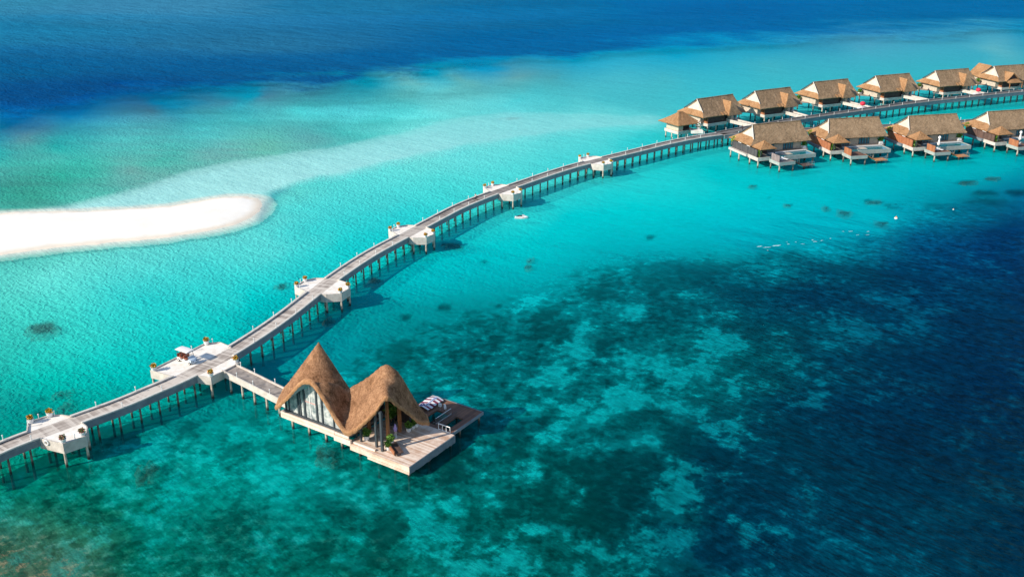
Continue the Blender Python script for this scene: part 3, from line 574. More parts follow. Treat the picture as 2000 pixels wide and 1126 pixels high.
# sand bank rising out of the shoal
def sandbank():
    xs = [p[0] for p in BANK]; ys = [p[1] for p in BANK]
    nx, ny = 260, 110
    gx, gy = np.meshgrid(np.linspace(min(xs)-4, max(xs)+4, nx), np.linspace(min(ys)-4, max(ys)+4, ny), indexing='ij')
    n = fbm(gx/9, gy/9, 4)-.5
    d = sdist(gx + n*1.4, gy + (fbm(gx/5+9, gy/5, 4)-.5)*2.5, BANK)
    z = np.where(d < 0, .06+.75*(1-np.exp(d/6)), -.09*d) + np.where(d < -1, .08*(fbm(gx/3, gy/3, 3)-.5), 0)
    mb = MB(); vs = np.stack([gx, gy, z], -1).reshape(-1,3); idx = np.arange(nx*ny).reshape(nx, ny)
    keep = np.maximum.reduce([d[:-1,:-1], d[1:,:-1], d[:-1,1:], d[1:,1:]]) < 4
    q4 = np.stack([idx[:-1,:-1], idx[1:,:-1], idx[1:,1:], idx[:-1,1:]], -1)[keep]
    mb.add([tuple(v) for v in vs], [tuple(int(i) for i in f) for f in q4])
    m = mat('coral_sand', (.84,.79,.71), (.90,.87,.81), scale=.08, bump=.15, bscale=1.5, rough=1.0)
    nt = m.node_tree; b_ = nt.nodes['Principled BSDF']; src = b_.inputs['Base Color'].links[0].from_socket
    g_ = N(nt, 'ShaderNodeNewGeometry'); sp = N(nt, 'ShaderNodeSeparateXYZ'); nt.links.new(g_.outputs['Position'], sp.inputs[0])
    mr = N(nt, 'ShaderNodeMapRange', i_1=.16, i_2=.34); nt.links.new(sp.outputs[2], mr.inputs[0])
    mx = N(nt, 'ShaderNodeMixRGB'); mx.inputs[1].default_value = (.76,.67,.55,1); nt.links.new(mr.outputs[0], mx.inputs[0]); nt.links.new(src, mx.inputs[2]); nt.links.new(mx.outputs[0], b_.inputs['Base Color'])
    o = mb.build('sandbank', m, smooth=True); o['kind'] = 'structure'
sandbank()

# ------------------------------------------------------------------ jetties
DZ = 3.6                                     # walking surface above the sea
def smooth_path(pts, step=1.5):
    p = [np.array(a, float) for a in pts]
    p = [2*p[0]-p[1]] + p + [2*p[-1]-p[-2]]; out = []
    for i in range(1, len(p)-2):
        for t in np.linspace(0, 1, 12, endpoint=False):
            out.append(.5*((2*p[i])+(-p[i-1]+p[i+1])*t+(2*p[i-1]-5*p[i]+4*p[i+1]-p[i+2])*t*t+(-p[i-1]+3*p[i]-3*p[i+1]+p[i+2])*t**3))
    out.append(p[-2]); out = np.array(out)
    for _ in range(6): out[1:-1] = .25*out[:-2]+.5*out[1:-1]+.25*out[2:]
    d = np.concatenate([[0], np.cumsum(np.hypot(*np.diff(out, axis=0).T))]); n = max(2, int(d[-1]/step))
    s = np.linspace(0, d[-1], n+1)
    return np.stack([np.interp(s, d, out[:,0]), np.interp(s, d, out[:,1])], 1), s
class Path:
    def __init__(s, pts): s.p, s.s = smooth_path(pts); t = np.gradient(s.p, axis=0); s.t = t/np.linalg.norm(t, axis=1)[:,None]
    def at(s, a, off=0.):
        x = np.interp(a, s.s, s.p[:,0]); y = np.interp(a, s.s, s.p[:,1]); tx = np.interp(a, s.s, s.t[:,0]); ty = np.interp(a, s.s, s.t[:,1])
        l = math.hypot(tx, ty); tx /= l; ty /= l
        return (x-ty*off, y+tx*off), math.atan2(ty, tx)
    def near(s, q): return float(s.s[np.argmin(np.hypot(s.p[:,0]-q[0], s.p[:,1]-q[1]))])
    @property
    def L(s): return float(s.s[-1])
def ribbon(mb, path, a0, a1, o0, o1, z0, z1, mi=0, step=1.5):
    n = max(2, int((a1-a0)/step)+1); A = np.linspace(a0, a1, n); o = len(mb.v)
    for a in A:
        (x0,y0), _ = path.at(a, o0); (x1,y1), _ = path.at(a, o1)
        mb.v += [(x0,y0,z0),(x1,y1,z0),(x1,y1,z1),(x0,y0,z1)]
    for i in range(n-1):
        b = o+i*4; c = b+4
        for q_ in ((0,1),(1,2),(2,3),(3,0)): mb.f.append((b+q_[0], c+q_[0], c+q_[1], b+q_[1])); mb.m.append(mi)
    mb.f.append((o,o+1,o+2,o+3)); mb.f.append((o+4*n-1,o+4*n-2,o+4*n-3,o+4*n-4)); mb.m += [mi, mi]
def deck_mesh(path, a0, a1, hw, z, mt, parent, name='deck'):
    mb = MB(); ribbon(mb, path, a0, a1, -hw, hw, z-.22, z, 0, 1.0)
    o = mb.build(name, mt, parent); me = o.data
    uv = me.uv_layers.new(name='UVMap'); P_ = path.p
    co = np.array([v.co[:] for v in me.vertices]); n = len(co)//4
    A = np.repeat(np.linspace(a0, a1, n), 4); W_ = np.tile([-hw, hw, hw, -hw], n)
    for l in me.loops: uv.data[l.index].uv = (A[l.vertex_index], W_[l.vertex_index])
    return o
C_MAIN = [(-95,927),(0,876),(120,831),(234,790),(300,762),(345,743),(410,710),(480,669),(555,618),(640,552),(717,500),(791,460),(851,428),(900,403),(960,379),(1024,356.5),(1085,336),(1140,320),(1237,296.5),(1300,281),(1360,269),(1410,262)]
C_UP = [(1360,269),(1410,260),(1455,251),(1502,243),(1553,233.5),(1638,221.5),(1720,210),(1804,198.5),(1885,190),(1940,184),(2000,178),(2100,168),(2200,160)]
C_LOW = [(1360,269),(1415,262.5),(1500,257.5),(1565,253.8),(1640,250.5),(1725,247),(1800,243),(1878,238),(1940,233.5),(2000,229),(2100,220),(2200,211)]
PM, PU, PL = Path(Pn(C_MAIN, DZ)), Path(Pn(C_UP, DZ)), Path(Pn(C_LOW, DZ))
HW_ = 1.5
def outside(path, segs, gaps):
    """split [a,b] spans by removing gaps"""
    out = []
    for a, b in segs:
        cur = a
        for g0, g1 in sorted(gaps):
            if g1 < cur or g0 > b: continue
            if g0 > cur: out.append((cur, g0))
            cur = max(cur, g1)
        if cur < b: out.append((cur, b))
    return out
PLAT_PX = [(110,836),(380,715),(625,565),(800,456),(983,375),(1165,317)]
PLAT_S = [PM.near(P(x, y, DZ)) for x, y in PLAT_PX]
STD_F = [(-2.8,1.5),(-1.1,4.9),(2.3,4.8),(4.1,3.2),(4.6,1.5)]; STD_N = [(-3.1,-1.5),(-3.0,-2.7),(-1.7,-5.2),(1.5,-5.4),(3.6,-3.9),(4.5,-1.5)]
PLATS = [([(-3.3,1.5),(-2.1,4.2),(.9,4.0),(2.0,3.1),(2.9,1.5)], [(-2.8,-1.5),(-1.2,-5.4),(1.9,-5.6),(3.2,-3.2),(3.2,-1.5)]),
         ([(-4,1.5),(-4.2,6.2),(7.6,6.2),(9,4.4),(8.6,1.5)], [(-1.9,-1.5),(-1.3,-3.9),(4.9,-4.1),(6.2,-1.5)]),
         (STD_F, STD_N), (STD_F, STD_N), (STD_F, STD_N), (STD_F, STD_N)]
jm = empty('jetty', (0,0,0), label='long curving boardwalk on piles sweeping from the left edge past the lay-bys to the fork', cat='jetty', group='boardwalks over the lagoon')
s_end = PM.L
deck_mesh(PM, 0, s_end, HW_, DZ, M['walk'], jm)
gapsN = [(PLAT_S[i]+min(p[0] for p in PLATS[i][1][:1]), PLAT_S[i]+PLATS[i][1][-1][0]) for i in range(6)]
gapsF = [(PLAT_S[i]+PLATS[i][0][0][0], PLAT_S[i]+PLATS[i][0][-1][0]) for i in range(6)]
for side, gaps in ((1, gapsF), (-1, gapsN)):
    mb = MB(); mk = MB()
    for a, b in outside(PM, [(0, s_end-1)], gaps):
        o0, o1 = sorted((side*(HW_-.02), side*(HW_+.16))); ribbon(mb, PM, a, b, o0, o1, DZ-1.0, DZ+.14)
        o0, o1 = sorted((side*(HW_-.22), side*(HW_+.20))); ribbon(mk, PM, a, b, o0, o1, DZ+.10, DZ+.30)
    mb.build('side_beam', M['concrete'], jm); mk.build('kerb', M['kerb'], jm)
def pile_mb(h=DZ, r=.145, n=8, z0=-2.4):
    return MB().tube([(0,0,z0),(0,0,.1),(0,0,h)], [r*1.5, r*1.15, r], n)
def piles(path, a0, a1, parent, offs=(-1.25, 1.25), step=3.25, first=100, mt='pile'):
    lst = []
    for o_ in offs:
        a = a0
        while a < a1:
            (x, y), r = path.at(a, o_); lst.append((math.hypot(x, y)+ (0 if o_ < 0 else 12), x, y, r)); a += step
    lst.sort()
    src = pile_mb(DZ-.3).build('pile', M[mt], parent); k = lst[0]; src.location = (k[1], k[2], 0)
    for k in lst[1:first]:
        c = src.copy(); COL.objects.link(c); c.location = (k[1], k[2], 0)
    if len(lst) > first:
        mb = MB()
        for k in lst[first:]: mb.tube([(k[1],k[2],-2.4),(k[1],k[2],DZ-.3)], .2, 6)
        o = mb.build('pile_rows', M[mt], parent); o['kind'] = 'stuff'
piles(PM, 1.0, s_end, jm)

# lay-by platforms, gangway
WHERE = ['the left-edge lay-by', 'the parking lay-by', 'the lay-by after the buggy', 'the middle lay-by', 'the lay-by beside the cyclist', 'the farthest lay-by']
plat_frames = []
def wall_ring(mb, poly, z0, z1, th, closed=False, mi=0):
    n = len(poly); rng = range(n if closed else n-1)
    for i in rng:
        a = Vector((*poly[i],0)); b = Vector((*poly[(i+1)%n],0)); d = (b-a); L_ = d.length; ang = math.atan2(d.y, d.x)
        c = (a+b)/2; mb.obox((c.x, c.y, (z0+z1)/2), (L_+th*.6, th, z1-z0), ang, mi)
def inset(poly, k):
    c = Vector((sum(p[0] for p in poly)/len(poly), sum(p[1] for p in poly)/len(poly)))
    return [tuple(Vector(p)*(1-k)+c*k) for p in poly]
for i, (fa, ne) in enumerate(PLATS):
    (x, y), rz = PM.at(PLAT_S[i]); plat_frames.append((x, y, rz))
    for poly in (fa, ne):
        far = poly[0][1] > 0; tall = 1.75 if not (i == 1) else 1.5
        mb = MB(); inner = [(p[0], p[1] - (.02 if far else -.02) if abs(p[1]) < 1.6 else p[1]) for p in poly]
        mb.prism(inset(inner, .02), DZ-.3, DZ+.012)
        o = mb.build('platform', M['platform'], jm, loc=(x, y, 0), rz=rz)
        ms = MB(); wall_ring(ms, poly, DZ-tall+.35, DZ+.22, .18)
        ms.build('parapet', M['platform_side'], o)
        for p in poly[1:-1]:
            q_ = Vector(p)*.975
            MB().tube([(q_.x, q_.y, -2.4),(q_.x, q_.y, DZ-1.2)], [.22,.17], 8).build('support_pile', M['pile_white'], o)

# gangway from the parking lay-by to the pavilion
gA, gB = [np.array(P(*q_, DZ)) for q_ in ((446,718),(584,780))]
PG = Path([gA, gA*.5+gB*.5, gB]); 
gw = empty('gangway', (0,0,0), label='short straight gangway on white piles joining the parking lay-by to the thatched pavilion', cat='gangway')
def slope_ribbon(mb, path, a0, a1, o0, o1, f0, f1, mi=0, step=1.0):
    n = max(2, int((a1-a0)/step)+1); A = np.linspace(a0, a1, n); o = len(mb.v)
    for a in A:
        (x0,y0), _ = path.at(a, o0); (x1,y1), _ = path.at(a, o1); dz = -0.45*sstep(0, 1, (a-a0)/(a1-a0))
        mb.v += [(x0,y0,f0+dz),(x1,y1,f0+dz),(x1,y1,f1+dz),(x0,y0,f1+dz)]
    for i in range(n-1):
        b = o+i*4; c = b+4
        for q_ in ((0,1),(1,2),(2,3),(3,0)): mb.f.append((b+q_[0], c+q_[0], c+q_[1], b+q_[1])); mb.m.append(mi)
    mb.f.append((o,o+1,o+2,o+3)); mb.f.append((o+4*n-1,o+4*n-2,o+4*n-3,o+4*n-4)); mb.m += [mi, mi]
M['gang'] = mat('grey_gangway_timber', (.20,.17,.15), (.42,.36,.31), scale=.9, detail=8)
mb = MB(); slope_ribbon(mb, PG, 0, PG.L, -1.25, 1.25, DZ-.3, DZ-.02); mb.build('deck', M['gang'], gw)
for s_ in (1, -1):
    mb = MB(); o0, o1 = sorted((s_*1.22, s_*1.45)); slope_ribbon(mb, PG, 0, PG.L, o0, o1, DZ-.9, DZ+.22); mb.build('side_beam', M['platform_side'], gw)
for k in range(5):
    for o_ in (-1.0, 1.0):
        (x, y), r = PG.at(1.6+k*3.0, o_); pile_mb(DZ-.8, .17).build('pile', M['pile_white'], gw, loc=(x, y, 0))

def branch(path, label, a0, a1, gapsF=(), gapsN=()):
    j = empty('jetty', (0,0,0), label=label, cat='jetty', group='boardwalks over the lagoon')
    deck_mesh(path, a0, a1, HW_, DZ-.004, M['walk_far'], j)
    for side, gaps in ((1, gapsF), (-1, gapsN)):
        mb = MB(); mk = MB()
        for a, b in outside(path, [(a0+ (14 if side*path.sgn < 0 else 0), a1)], gaps):
            o0, o1 = sorted((side*(HW_-.02), side*(HW_+.16))); ribbon(mb, path, a, b, o0, o1, DZ-1.0, DZ+.14)
            o0, o1 = sorted((side*(HW_-.22), side*(HW_+.20))); ribbon(mk, path, a, b, o0, o1, DZ+.10, DZ+.28)
        mb.build('side_beam', M['concrete'], j); mk.build('kerb', M['kerb_grey'], j)
    piles(path, a0+3, a1, j)
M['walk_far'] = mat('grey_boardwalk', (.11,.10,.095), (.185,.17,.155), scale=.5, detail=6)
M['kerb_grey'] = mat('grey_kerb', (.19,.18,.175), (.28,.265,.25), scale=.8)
PU.sgn = 1; PL.sgn = -1
branch(PU, 'rear boardwalk branch passing in front of the back row of villas', PU.near(PM.p[-1])-1, PU.L)
branch(PL, 'front boardwalk branch running behind the front row of villas', PL.near(PM.p[-1])-1, PL.L)

# bollard lights
def bollard_src():
    t = empty('bollard_light', (0,0,0))
    MB().tube([(0,0,0),(0,0,.66)], .055, 8).build('post', M['white'], t)
    MB().lathe([(.0,.66),(.10,.66),(.10,.78),(.04,.82),(0,.82)], n=8).build('cap', M['white'], t)
    return t
bsrc = bollard_src(); first = True
def put_bollard(x, y, z, label, group='white bollard lights along the boardwalks'):
    global first
    b = bsrc if first else copy_tree(bsrc); first = False
    b.location = (x, y, z); b['label'] = label; b['category'] = 'bollard light'; b['group'] = group
SEG = ['left of the first lay-by', 'between the left-edge lay-by and the parking lay-by', 'between the parking lay-by and the next round lay-by', 'between the two round lay-bys nearest the buggy', 'between the middle lay-by and the next one', 'between the two farthest lay-bys', 'beyond the farthest lay-by up to the fork']
for side, nm in ((1, 'far'), (-1, 'near')):
    a = 2.0 if side > 0 else 4.5
    while a < s_end-4:
        seg = sum(1 for s_ in PLAT_S if s_ < a); gp = gapsF if side > 0 else gapsN
        if not any(g[0]-.8 < a < g[1]+.8 for g in gp):
            (x, y), r = PM.at(a, side*(HW_+.02)); put_bollard(x, y, DZ+.28, f'white bollard light on the {nm} kerb {SEG[seg]}')
        a += 6.6
for path, nm in ((PU, 'rear'), (PL, 'front')):
    for side, sn in ((1, 'far'), (-1, 'near')):
        a = path.near(PM.p[-1])+ (4 if side*path.sgn > 0 else 18)
        while a < path.L-3:
            (x, y), r = path.at(a, side*(HW_+.02))
            if proj_np(np.array(x), np.array(y), np.array(DZ))[0] < 2005: put_bollard(x, y, DZ+.26, f'white bollard light on the {sn} kerb of the {nm} boardwalk branch past the fork')
            a += 6.6
for k, (a, o_) in enumerate([(1.5,1),(5.0,1),(10,1),(4.0,-1),(8,-1),(12,-1)]):
    (x, y), r = PG.at(a, o_*1.33); put_bollard(x, y, DZ+.22-.45*float(sstep(0,1,a/PG.L))-.02, f'white bollard light on the {"far" if o_ > 0 else "near"} side beam of the gangway to the pavilion')
def plat_pt(i, s_, t_):
    x, y, rz = plat_frames[i]; return (x+math.cos(rz)*s_-math.sin(rz)*t_, y+math.sin(rz)*s_+math.cos(rz)*t_)
for i in range(6):
    pts = [(-1.9,3.4,'far'),(.8,4.7,'far'),(-.2,-5.2,'near')] if i != 1 else [(-3.2,6.1,'far'),(4.4,6.1,'far'),(8.2,5.2,'far')]
    if i == 0: pts = [(-2.5,3.0,'far'),(-.6,4.0,'far'),(1.4,3.4,'far'),(.5,-5.4,'near')]
    for s_, t_, nm in pts:
        x, y = plat_pt(i, s_, t_); put_bollard(x, y, DZ+.20, f'white bollard light on the {nm} parapet of {WHERE[i]}', 'bollard lights on the lay-by parapets')

# planters
rp = random.Random(3)
def planter_src(kind):
    t = empty('planter', (0,0,0), label='white pot of leafy green plants', cat='planter')
    MB().lathe([(.30,0),(.36,.1),(.46,.62),(.50,.70),(.42,.70),(.40,.62),(0,.62)], n=14).build('pot', M['white'], t, smooth=False)
    mb = MB(); mb.leaves((0,0,.95), (.42,.42,.34), 190, .24, (0,0,1,1,1) if kind != 'green' else (0,), rp)
    if kind == 'green': mb.leaves((0,0,1.2), (.5,.5,.5), 160, .34, (0,), rp)
    mb.build('foliage', [M['leaf'], M['flower_orange'] if kind == 'orange' else (M['flower_pink'] if kind == 'pink' else M['leaf'])], t)
    return t
psrc = {k: planter_src(k) for k in ('orange','pink','green')}; pused = {}
def put_planter(kind, x, y, z, label, sc=1., group='white planters'):
    p = psrc[kind] if kind not in pused else copy_tree(psrc[kind]); pused[kind] = 1
    p.location = (x, y, z); p.rotation_euler.z = rp.random()*6; p.scale = (sc,)*3
    tag(p, label, 'planter', group)
PLN = {0: [(-1.8,3.9,'orange','far left corner'),(.9,3.8,'orange','far right corner'),(-1.0,-5.0,'pink','near left corner'),(1.7,-5.1,'pink','near right corner')],
       1: [(-3.9,5.8,'orange','far left corner'),(7.5,5.9,'orange','far right corner')]}
for i in range(6):
    for s_, t_, k_, nm in PLN.get(i, [(-1.0,4.6,'orange','far left corner'),(2.2,4.5,'orange','far right corner'),(1.4,-5.1,'orange','near right corner'),(-1.5,-4.9,'orange','near left corner')]):
        x, y = plat_pt(i, s_, t_); put_planter(k_, x, y, DZ+.02, f'white pot, {k_} flowers, {nm} of {WHERE[i]}', 1.0 if i < 2 else .9)
x, y = plat_pt(1, -1.0, -3.6); put_planter('orange', x, y, DZ+.02, 'white pot of orange flowers left of the gangway entrance')
x, y = plat_pt(1, 4.6, -3.5); put_planter('orange', x, y, DZ+.02, 'white pot of orange flowers right of the gangway entrance')
# life ring on the near parapet of the first lay-by
x, y = plat_pt(0, -2.35, -2.95)
def torus(R_, r_, n=18, m=8, mb=None, c=(0,0,0), axis='Y'):
    mb = mb or MB(); vs = []
    for i in range(n):
        a = 2*math.pi*i/n
        for j in range(m):
            b = 2*math.pi*j/m; rr = R_+r_*math.cos(b); p = (rr*math.cos(a), r_*math.sin(b), rr*math.sin(a))
            if axis == 'Z': p = (p[0], p[2], p[1])
            if axis == 'X': p = (p[1], p[0], p[2])
            vs.append((c[0]+p[0], c[1]+p[1], c[2]+p[2]))
    return mb.add(vs, [(i*m+j, i*m+(j+1)%m, ((i+1)%n)*m+(j+1)%m, ((i+1)%n)*m+j) for i in range(n) for j in range(m)])
o = torus(.34, .08).build('life_ring', M['white'], loc=(x, y, DZ-.15), rz=plat_frames[0][2]+math.atan2(-3.9,1.6)); o.location.x -= .15; o.location.y -= .06
tag(o, 'life ring hanging on the near side wall of the left-edge lay-by', 'life ring')

# ------------------------------------------------------------------ thatched pavilion on its deck
PVO = P(551, 806, 2.8); PVA = math.radians(-34)
pav = empty('pavilion', (PVO[0], PVO[1], 0), PVA, label='thatched pavilion with one pointed and one rounded peak above a glazed hall and open terrace', cat='pavilion')
def pw(u, v, z=0):
    c, s_ = math.cos(PVA), math.sin(PVA); return (PVO[0]+u*c-v*s_, PVO[1]+u*s_+v*c, z)
RP = [(-.4,-.8,3.8),(1.2,-.8,5.5),(2.8,-.8,7.1),(5.1,-.8,9.6),(6.2,-.8,10.35),(6.9,-.8,10.5),(7.7,-.8,10.35),(9.0,-.8,9.1),(10.8,-.8,7.0),(12.3,-.8,5.3),(13.0,-.75,4.65),(13.5,-.7,4.42),(14.1,-.6,4.5),(14.9,-.3,5.0),(16.2,.5,6.5),(17.5,1.3,8.1),(18.9,2.2,10.1),
      (19.35,3,9.2),(19.4,4.2,8.1),(19.9,6.2,5.8),(20.4,7.6,4.4),(20.9,8.5,3.9),
      (8.9,1,9.9),(9.6,2.5,9.0),(10.3,4,8.2),(10.9,4.5,8.7),(12.4,5,9.8),(13.8,5.5,11.1),(14.6,6,12.0),(15.4,6,12.5),(16.2,6.1,12.4),(17.6,6.4,11.0),(18.5,7.2,8.1),(19.6,7.9,5.9),
      (11.8,.7,5.1),(11.4,2.0,6.0),(11.0,3.1,7.0),(13.4,1.5,6.6),(13.4,3.0,8.0),(18.45,4.4,9.7),(18.8,6.1,7.9),(18.95,7.3,6.3),(15.0,3.0,9.0),(16.4,2.9,9.9),(17.3,4.6,10.9),(14.2,3.8,8.9),(17.9,3.0,10.6),
      (-1.5,4,4.5),(-1.5,8.6,3.6),(3,9,3.7),(6,9.2,4),(10,9.6,4.3),(13,9.8,5.2),(16,9.8,6),(19,9.8,4.2),(10.2,6.6,6.2),(6,5.5,6.6),(5,2,8.2),(6.6,1.9,8.5),(7.9,3.0,7.7),(8.9,4.5,6.9),(7.2,.6,9.6),(2,2,5.8),(15.4,7.8,10.0)]
_R = np.array(RP); _d = np.hypot(_R[:,None,0]-_R[None,:,0], _R[:,None,1]-_R[None,:,1])
_ph = lambda r: np.where(r > 0, r*r*np.log(r+1e-9), 0)
_K = _ph(_d) + np.eye(len(_R))*.02; _Q = np.c_[np.ones(len(_R)), _R[:,0], _R[:,1]]
_G = np.block([[_K, _Q],[_Q.T, np.zeros((3,3))]]); _w = np.linalg.solve(_G, np.r_[_R[:,2], 0,0,0])
def roof_z(u, v):
    r = np.hypot(_R[:,0]-u, _R[:,1]-v); z = float(_ph(r)@_w[:-3] + _w[-3] + _w[-2]*u + _w[-1]*v)
    du, dv = u-3.6, v-5.0; d = math.hypot(du, dv)+1e-6
    ku = 1.36 if du < 0 else 1.46; kv = 1.30 if dv < 0 else 2.6
    zc = 13.35 - math.hypot(ku*du, kv*dv)
    m = max(z, zc); 
    return m + .10*math.exp(-abs(z-zc)*2) + .05*math.sin(m*7+u*1.3+v)
FR = [(-.4,-.8),(13.2,-.8),(13.9,-.65),(14.9,-.3),(16.2,.5),(17.5,1.3),(18.9,2.2)]
RT = [(18.9,2.2),(19.35,3.2),(19.5,4.4),(19.9,6.2),(20.9,8.5)]
BK = [(-1.4,9.0),(6,9.3),(13,9.9),(19,10.0),(20.9,8.5)]
LF = [(-.4,-.8),(-1.3,1.6),(-1.8,4),(-1.7,6.5),(-1.4,9.0)]
def pl(pts, t):
    p = np.array(pts); d = np.concatenate([[0], np.cumsum(np.hypot(*np.diff(p, axis=0).T))]); d /= d[-1]
    return np.array([np.interp(t, d, p[:,0]), np.interp(t, d, p[:,1])])
def coons(a, b):
    c0, c1, d0, d1 = pl(FR,a), pl(BK,a), pl(LF,b), pl(RT,b)
    A, B, C_, D_ = np.array(FR[0]), np.array(FR[-1]), np.array(LF[-1]), np.array(RT[-1])
    return (1-b)*c0 + b*c1 + (1-a)*d0 + a*d1 - ((1-a)*(1-b)*A + a*(1-b)*B + (1-a)*b*C_ + a*b*D_)
NI, NJ = 132, 62
RG = np.array([[(*coons(i/(NI-1), j/(NJ-1)), 0) for j in range(NJ)] for i in range(NI)], float)
for i in range(NI):
    for j in range(NJ): RG[i,j,2] = roof_z(RG[i,j,0], RG[i,j,1])
rr = random.Random(1)
ai, aj = np.unravel_index(np.argmin(np.hypot(RG[...,0]-3.6, RG[...,1]-5.0)), RG.shape[:2]); RG[ai,aj] = (3.6, 5.0, 13.4)
mb = MB(); mb.grid(lambda a, b: (RG[round(a*(NI-1)), round(b*(NJ-1)), 0], RG[round(a*(NI-1)), round(b*(NJ-1)), 1], RG[round(a*(NI-1)), round(b*(NJ-1)), 2]+rr.uniform(-.02,.02)), NI, NJ)
roof = mb.build('roof', M['thatch_pav'], pav, smooth=True)
mb = MB(); mb.grid(lambda a, b: (RG[round(a*(NI-1)), round(b*(NJ-1)), 0], RG[round(a*(NI-1)), round(b*(NJ-1)), 1], RG[round(a*(NI-1)), round(b*(NJ-1)), 2]-.5), NI, NJ)
M['soffit'] = plank_mat('pale_slat_soffit', (.34,.40,.42), (.52,.58,.60), axis=1, width=.3, gap=.5)
mb.build('soffit', M['soffit'], roof, smooth=True)
edge = [RG[i,0] for i in range(NI)] + [RG[NI-1,j] for j in range(1,NJ)] + [RG[i,NJ-1] for i in range(NI-2,-1,-1)] + [RG[0,j] for j in range(NJ-2,0,-1)]
mb = MB(); ne = len(edge); vs = []
cx_, cy_ = 9.5, 4.5
for k, e in enumerate(edge):
    a, b = edge[k-1], edge[(k+1)%ne]; t = Vector((b[0]-a[0], b[1]-a[1], 0)); t.normalize(); n_ = Vector((t.y, -t.x, 0))
    jn = rr.uniform(-.02,.02)
    vs += [(e[0]-n_.x*.30, e[1]-n_.y*.30, e[2]+.14), (e[0]+n_.x*.05, e[1]+n_.y*.05, e[2]+.08+jn), (e[0]+n_.x*.14, e[1]+n_.y*.14, e[2]-.30), (e[0]+n_.x*.02, e[1]+n_.y*.02, e[2]-.66+jn)]
mb.add(vs, [(k*4+m, ((k+1)%ne)*4+m, ((k+1)%ne)*4+m+1, k*4+m+1) for k in range(ne) for m in range(3)])
mb.build('roof_rim', M['thatch_rim'], roof, smooth=True)
# floors
def part(nm, mb, mt, parent=pav): return mb.build(nm, mt, parent)
part('hall_floor', MB().box(-.5,.45,2.5,12.8,9,2.8), M['floor_in'])
mb = MB(); mb.box(-.6,.25,1.85,10.2,.47,2.84); mb.box(-.6,.47,1.95,-.45,4.5,2.84); mb.box(10.2,.1,1.5,13.4,.44,2.4); mb.box(10.2,.3,2.4,12.9,.46,2.80)
part('fascia_board', mb, M['fasciawood'])
part('terrace', MB().prism([(12.8,.46),(13.4,.1),(17.6,0),(17.6,-.15),(24.1,.0),(24.05,10.35),(12.8,10.35)], 1.55, 1.9), M['terrace_wood'])
mb = MB(); mb.box(13.4,-.04,1.05,24.2,.0,1.86); mb.box(16.8,-.22,.80,24.3,-.06,1.12); mb.box(13.4,.5,1.9,17.6,.85,2.12)
part('terrace_kerb', mb, M['lightwood'])
mb = MB(); 
for k in range(26): mb.box(24.13,.0+k*.4,.75+rr.uniform(-.12,.05),24.2,.36+k*.4,1.88)
mb.box(24.07,0,1.0,24.12,10.35,1.86)
part('terrace_side', mb, M['concrete'])
for u, v in [(1,1.0),(4.4,1.0),(7.8,1.0),(11,.9),(1,7),(6,7),(11,7),(14.5,.8),(18,.8),(21,.8),(23.6,.6),(23.6,5),(23.6,10),(18,5),(14,9)]:
    MB().tube([(u,v,-2.4),(u,v,1.7 if u > 12 else 2.5)], [.22,.18], 8).build('pile', M['pile_white'], pav)
# glazed front
def under(u, v=.85): return roof_z(u, v)-.62
for k, (u, w) in enumerate([(0.0,.16),(.75,.12),(2.7,.3),(3.15,.1),(4.0,.34),(6.45,.3),(7.5,.26),(9.7,.2),(11.0,.16)]):
    zt = under(u)
    part('mullion', MB().box(u-w/2,.75,2.8,u+w/2,1.0,zt), M['frame'])
part('sill', MB().box(-.3,.60,2.8,12.3,1.02,3.05), M['frame'])
cuts = [.08,.69,2.55,3.83,6.3,7.37,9.6,10.92,12.0]
for a, b in zip(cuts, cuts[1:]):
    n = 6; mb = MB(); us = np.linspace(a+.05, b-.02, n); mb.add([(x,.9,3.05) for x in us]+[(x,.9,max(3.06,under(x))) for x in us], [(i,i+1,n+i+1,n+i) for i in range(n-1)])
    part('window_pane', mb, M['glass'])
mb = MB(); mb.box(5.1,.82,3.05,5.2,.95,8.9); part('glazing_bar', mb, M['white']); part('glazing_bar', MB().box(4.2,.83,5.6,6.3,.94,5.72), M['pipe'])
for a, b, zt in [(1.0,2.6,5.4),(3.3,3.8,7.0),(4.2,6.2,8.6),(6.7,7.3,7.6),(7.8,9.5,6.0)]:
    n = 14; mb = MB(); us = np.linspace(a, b, n)
    mb.add([(x, 1.06+.04*math.sin(x*9), 2.82) for x in us]+[(x, 1.06+.04*math.sin(x*9), min(zt, under(x)-.2)) for x in us], [(i,i+1,n+i+1,n+i) for i in range(n-1)])
    part('curtain', mb, M['curtain'])
part('back_wall', MB().box(0,8.3,2.8,12.6,8.5,4.2), M['shade_wall'])  # dark colour stands in for the shade inside the hall
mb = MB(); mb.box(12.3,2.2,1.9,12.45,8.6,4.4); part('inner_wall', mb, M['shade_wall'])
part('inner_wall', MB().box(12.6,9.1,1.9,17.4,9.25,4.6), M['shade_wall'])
for u, v, m_, w in [(17.0,1.6,'frame',.3),(18.4,1.2,'frame',.34),(14.2,1.5,'frame',.24),(12.8,2.0,'frame',.24),(16.9,4.2,'column_brown',.36),(16.9,6.8,'column_brown',.4),(12.9,4.6,'column_brown',.36),(17.9,8.0,'frame',.24),(17.5,9.6,'frame',.24),(14.4,8.8,'frame',.2)]:
    vv = v if (u, v) != (18.4,1.2) else 1.75
    z1 = max(3.2, (roof_z(min(u,18.2), max(vv, .9))-.5))
    if (u, v) in ((17.0,1.6),(18.4,1.2)): z1 = 8.1 if u > 18 else 7.6
    part('column', MB().box(u-w/2, v-w/2, 1.88, u+w/2, v+w/2, z1), M[m_])
mb = MB(); mb.box(17.0,1.5,7.4,18.4,1.7,7.6); part('beam', mb, M['frame'])
